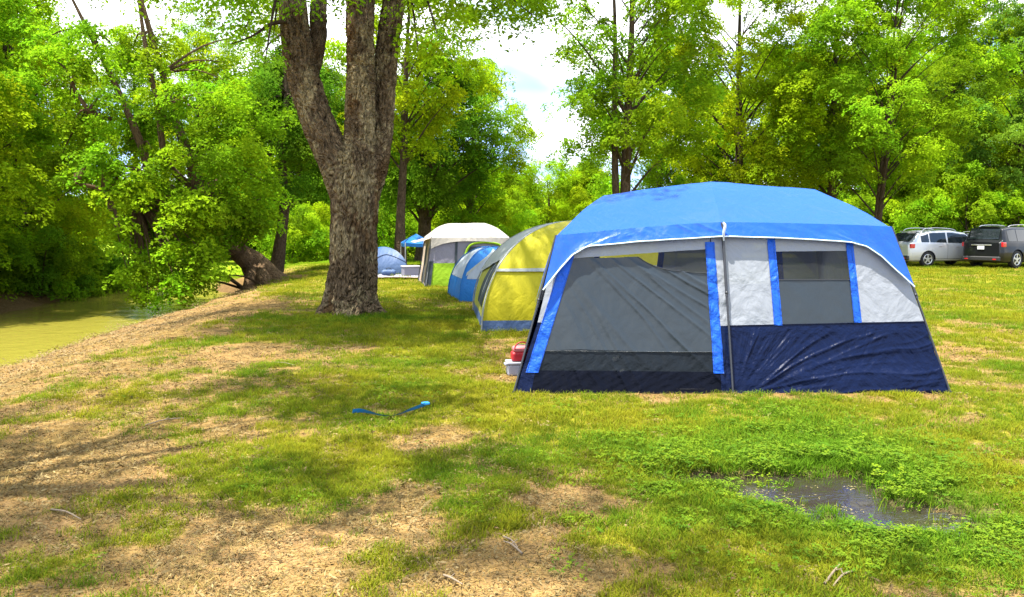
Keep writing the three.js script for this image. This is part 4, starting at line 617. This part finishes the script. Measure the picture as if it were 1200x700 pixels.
// ------------------------------------------------------------------ cars
const glassMat = std(lin(0.015, 0.02, 0.024), 0.06, { specularIntensity: 1, clearcoat: 0.4 }), tyreMat = std(lin(0.012, 0.012, 0.013), 0.85), rimMat = new THREE.MeshStandardMaterial({ color: lin(0.6, 0.61, 0.63), metalness: 0.85, roughness: 0.3 }), trimMat = std(lin(0.018, 0.018, 0.02), 0.6);
const lampMat = std(lin(0.5, 0.012, 0.02), 0.2, { clearcoat: 1 }), plateMat = std(lin(0.6, 0.62, 0.62), 0.5);
function car(o) {
  const root = thing('parked_car', o.label, 'car', V(o.x, H(o.x, o.z), o.z), o.turn, o.group), { L, w, h, boxy } = o, hw = w / 2;
  const pw = (T2, x) => { for (let k = 0; k < T2.length - 1; k++) if (x <= T2[k + 1][0]) return lerp(T2[k][1], T2[k + 1][1], sstep(0, 1, (x - T2[k][0]) / (T2[k + 1][0] - T2[k][0]))); return T2[T2.length - 1][1]; };
  const f = L / 2;
  const top = boxy ? [[-f, 0.62 * h], [-f + 0.12, 0.66 * h], [-f + (boxy ? 0.34 : 0.5), 0.965 * h], [-f + 1.0, h], [0.1, h * 0.995], [0.35 * f, 0.94 * h], [0.62 * f, 0.66 * h], [0.9 * f, 0.58 * h], [f, 0.44 * h]] : [[-f, 0.6 * h], [-f + 0.1, 0.66 * h], [-f + 0.62, 0.925 * h], [-f + 1.3, 0.985 * h], [-0.1, h], [0.3 * f, 0.945 * h], [0.6 * f, 0.655 * h], [0.9 * f, 0.56 * h], [f, 0.42 * h]];
  const topY = (x) => pw(top, x), beltY = (x) => Math.min(topY(x) - 0.03, lerp(boxy ? 0.625 : 0.655, 0.57, (x + f) / L) * h);
  const plan = (x) => hw * (1 - 0.09 * Math.pow(Math.max(0, Math.abs(x) / f - 0.55) / 0.45, 2.2) - 0.1 * Math.pow(Math.max(0, Math.abs(x) / f - 0.93) / 0.07, 2));
  const ring = (x) => { const W = plan(x), t = topY(x), b = beltY(x), cab = clamp((t - b) / (0.35 * h), 0, 1), end = Math.pow(Math.max(0, Math.abs(x) / f - 0.9) / 0.1, 2); return [[W * 0.5, 0.24 + 0.1 * end], [W * 0.9, 0.25 + 0.1 * end], [W * 0.985, 0.34 + 0.06 * end], [W, 0.55], [W * 1.0, 0.72], [W * 0.985, b - 0.05], [W * 0.96, b], [W * lerp(0.93, 0.8, cab), lerp(b, t, 0.82)], [W * lerp(0.85, 0.7, cab), t - 0.02], [W * 0.4, t + 0.01], [0, t + 0.018]]; };
  const xs = []; for (let k = 0; k <= 64; k++) xs.push(lerp(-f, f, 0.5 - 0.5 * Math.cos(Math.PI * k / 64)));
  const full = (x) => { const r = ring(x); return [...r.map(([z, y]) => V(x, y, z)), ...r.slice(0, -1).reverse().map(([z, y]) => V(x, y, -z))]; };
  const p = [], idx = [], rn = full(0).length;
  for (const x of xs) for (const v of full(x)) p.push(v.x, v.y, v.z);
  for (let s = 0; s < xs.length - 1; s++) for (let k = 0; k < rn; k++) { const k2 = (k + 1) % rn, a = s * rn + k, b = s * rn + k2, c = a + rn, d = b + rn; idx.push(a, d, c, a, b, d); }
  const c0 = p.length / 3; p.push(-f - 0.02, 0.5 * h * 0.75, 0); const c1 = c0 + 1; p.push(f + 0.02, 0.4, 0);
  for (let k = 0; k < rn; k++) { const k2 = (k + 1) % rn; idx.push(c0, k2, k); const e = (xs.length - 1) * rn; idx.push(c1, e + k, e + k2); }
  let g = new THREE.BufferGeometry(); g.setAttribute('position', new THREE.Float32BufferAttribute(p, 3)); g.setIndex(idx); g.computeVertexNormals();
  const ev = new Evaluator(); ev.attributes = ['position', 'normal']; ev.useGroups = false;
  const wr = o.wheel, ax = [-f * 0.58, f * 0.62]; let body = new Brush(g);
  for (const x of ax) for (const s of [-1, 1]) { const cy = new THREE.CylinderGeometry(wr * 1.13, wr * 1.13, 0.5, 30).rotateX(Math.PI / 2); cy.deleteAttribute('uv'); const bq = new Brush(cy); bq.position.set(x, wr * 1.0, s * hw); bq.updateMatrixWorld(); body = ev.evaluate(body, bq, SUBTRACTION); }
  part('body', body.geometry, o.paint, root);
  // glass
  const sideAt = (x, t, s, off) => { const r = ring(x), a = r[6], b = r[7]; return V(x, lerp(a[1], b[1], t), s * (lerp(a[0], b[0], t) + off)); };
  for (const s of [-1, 1]) {
    for (const [a, b] of [[-f + (boxy ? 0.46 : 0.6), -f + 1.0], [-f + 1.06, -0.15 * f], [-0.11 * f, 0.37 * f]]) part('side_window', new GB().grid((u, v) => { let x = lerp(a, b, u); const hi = clamp((topY(x) - beltY(x)) / (0.33 * h), 0.25, 1); return sideAt(x, lerp(0.1, 0.98 * hi, v), s, 0.006); }, 14, 6), glassMat, root);
    part('sill_trim', new GB().grid((u, v) => { const x = lerp(ax[0] + wr * 1.15, ax[1] - wr * 1.15, u), r = ring(x); return V(x, lerp(0.26, 0.38, v), s * (lerp(r[1][0], r[2][0], v) + 0.012)); }, 10, 3), trimMat, root);
    part('roof_rail', new GB().tube([V(-f + 0.75, topY(-f + 0.75) - 0.01, s * hw * 0.66), V(-f + 0.95, h + 0.035, s * hw * 0.66), V(0.1, h + 0.035, s * hw * 0.66), V(0.35, h - 0.04, s * hw * 0.66)], [0.017, 0.017], 6, 20), o.rail, root);
    part('mirror', new RoundedBoxGeometry(0.1, 0.13, 0.2, 3, 0.04).translate(0.36 * f, beltY(0.36 * f) + 0.07, s * (hw + 0.07)), o.paint, root);
    part('door_seam', new GB().grid((u, v) => { const x = -0.13 * f + (u - 0.5) * 0.012, r = ring(x), q = lerp(2, 6, v), k = Math.min(Math.floor(q), 5), t = q - k; return V(x, lerp(r[k][1], r[k + 1][1], t), s * (lerp(r[k][0], r[k + 1][0], t) + 0.004)); }, 1, 10), trimMat, root);
    for (const dx of [-0.3 * f, 0.1 * f]) part('door_handle', new RoundedBoxGeometry(0.17, 0.03, 0.03, 2, 0.012).translate(dx, beltY(dx) - 0.1, s * (hw + 0.005)), o.rail, root);
    const tl = part('tail_light', new RoundedBoxGeometry(0.22, o.lampH, o.lampW, 3, 0.03), lampMat, root); tl.position.set(-f + 0.16, 0.565 * h, s * (hw - o.lampW / 2 - 0.035));
    const hl = part('headlight', new RoundedBoxGeometry(0.3, 0.12, 0.3, 3, 0.04), std(lin(0.7, 0.72, 0.75), 0.1), root); hl.position.set(f - 0.22, 0.47 * h, s * (hw - 0.26));
    for (const x of ax) {
      const wh = new THREE.Group(); wh.name = 'wheel'; wh.position.set(x, wr, s * (hw - 0.12)); root.add(wh);
      const tp = [V(0, wr * 0.66, 0), V(0, wr * 0.97, 0), V(0, wr, 0)]; part('tyre', new THREE.LatheGeometry([[wr * 0.64, -0.1], [wr * 0.92, -0.11], [wr, -0.07], [wr, 0.07], [wr * 0.92, 0.11], [wr * 0.64, 0.1]].map(([a, b]) => new THREE.Vector2(a, b)), 32).rotateX(Math.PI / 2), tyreMat, wh);
      const rim = [new THREE.TorusGeometry(wr * 0.62, 0.022, 8, 32)]; for (let k = 0; k < 5; k++) { const sp = new THREE.BoxGeometry(wr * 0.6, 0.07, 0.03).translate(wr * 0.32, 0, 0).rotateZ(k * Math.PI * 0.4 + 0.3); rim.push(sp); } rim.push(new THREE.CylinderGeometry(0.06, 0.06, 0.04, 16).rotateX(Math.PI / 2)); rim.forEach((q) => q.translate(0, 0, s * 0.085));
      part('rim', mergeGeometries(rim.map((q) => q.index ? q.toNonIndexed() : q)), rimMat, wh); part('brake_disc', new THREE.CylinderGeometry(wr * 0.6, wr * 0.6, 0.02, 24).rotateX(Math.PI / 2).translate(0, 0, s * 0.03), trimMat, wh);
    }
  }
  const across = (x0, x1, k) => new GB().grid((u, v) => { const x = lerp(x0, x1, v), W = plan(x) * k, z = lerp(-W, W, u); return V(x, topY(x) + 0.02, z).add(V(x < 0 ? -0.012 : 0.012, 0.002, 0)); }, 14, 8);
  part('rear_window', across(-f + 0.16, -f + (boxy ? 0.31 : 0.52), 0.7), glassMat, root); part('windshield', across(0.38 * f, 0.6 * f, 0.72), glassMat, root);
  const box = (n, sx, sy, sz, x, y, z, m, r = 0.03) => part(n, new RoundedBoxGeometry(sx, sy, sz, 3, r).translate(x, y, z), m, root);
  box('rear_bumper', 0.14, 0.2, w * 0.86, -f + 0.02, 0.42, 0, o.bumper, 0.05); box('front_bumper', 0.14, 0.2, w * 0.82, f - 0.03, 0.4, 0, o.bumper, 0.05); box('spoiler', 0.22, 0.04, w * 0.6, -f + (boxy ? 0.36 : 0.68), (boxy ? 0.985 : 0.955) * h, 0, o.paint, 0.015);
  box('number_plate', 0.02, 0.15, 0.31, -f - 0.035, 0.49 * h, 0, plateMat, 0.008); box('rear_garnish', 0.03, 0.05, w * 0.46, -f - 0.01, 0.555 * h, 0, o.rail, 0.012);
  for (const s of [-1, 1]) box('reflector', 0.03, 0.05, 0.16, -f - 0.055, 0.4, s * (hw - 0.35), lampMat, 0.012);
  return root;
}
const silver = std(lin(0.5, 0.51, 0.53), 0.32, { metalness: 0.35, clearcoat: 1, clearcoatRoughness: 0.06 }), blackP = std(lin(0.009, 0.01, 0.012), 0.3, { specularIntensity: 0.3, clearcoat: 0.5, clearcoatRoughness: 0.05 }), white = std(lin(0.6, 0.62, 0.64), 0.35, { clearcoat: 1, clearcoatRoughness: 0.06 }), bright = new THREE.MeshStandardMaterial({ color: lin(0.6, 0.6, 0.62), metalness: 0.8, roughness: 0.3 });
car({ label: 'silver crossover car parked on the grass beside the blue tent', x: X(1101, 36.8), z: -36.8, turn: 0.22, L: 4.5, w: 1.84, h: 1.68, wheel: 0.35, paint: silver, rail: bright, bumper: trimMat, lampH: 0.2, lampW: 0.3 });
car({ label: 'black sport utility car parked with its tail lights towards the tents', x: X(1191, 35.6), z: -35.6, turn: 0.47, L: 4.9, w: 1.95, h: 1.82, wheel: 0.39, boxy: true, paint: blackP, rail: bright, bumper: trimMat, lampH: 0.2, lampW: 0.42 });
car({ label: 'white car mostly hidden behind the silver and the black car', x: X(1158, 43), z: -43, turn: 0.5, L: 4.4, w: 1.8, h: 1.5, wheel: 0.33, paint: white, rail: bright, bumper: trimMat, lampH: 0.16, lampW: 0.3 });

renderer.render(scene, camera);
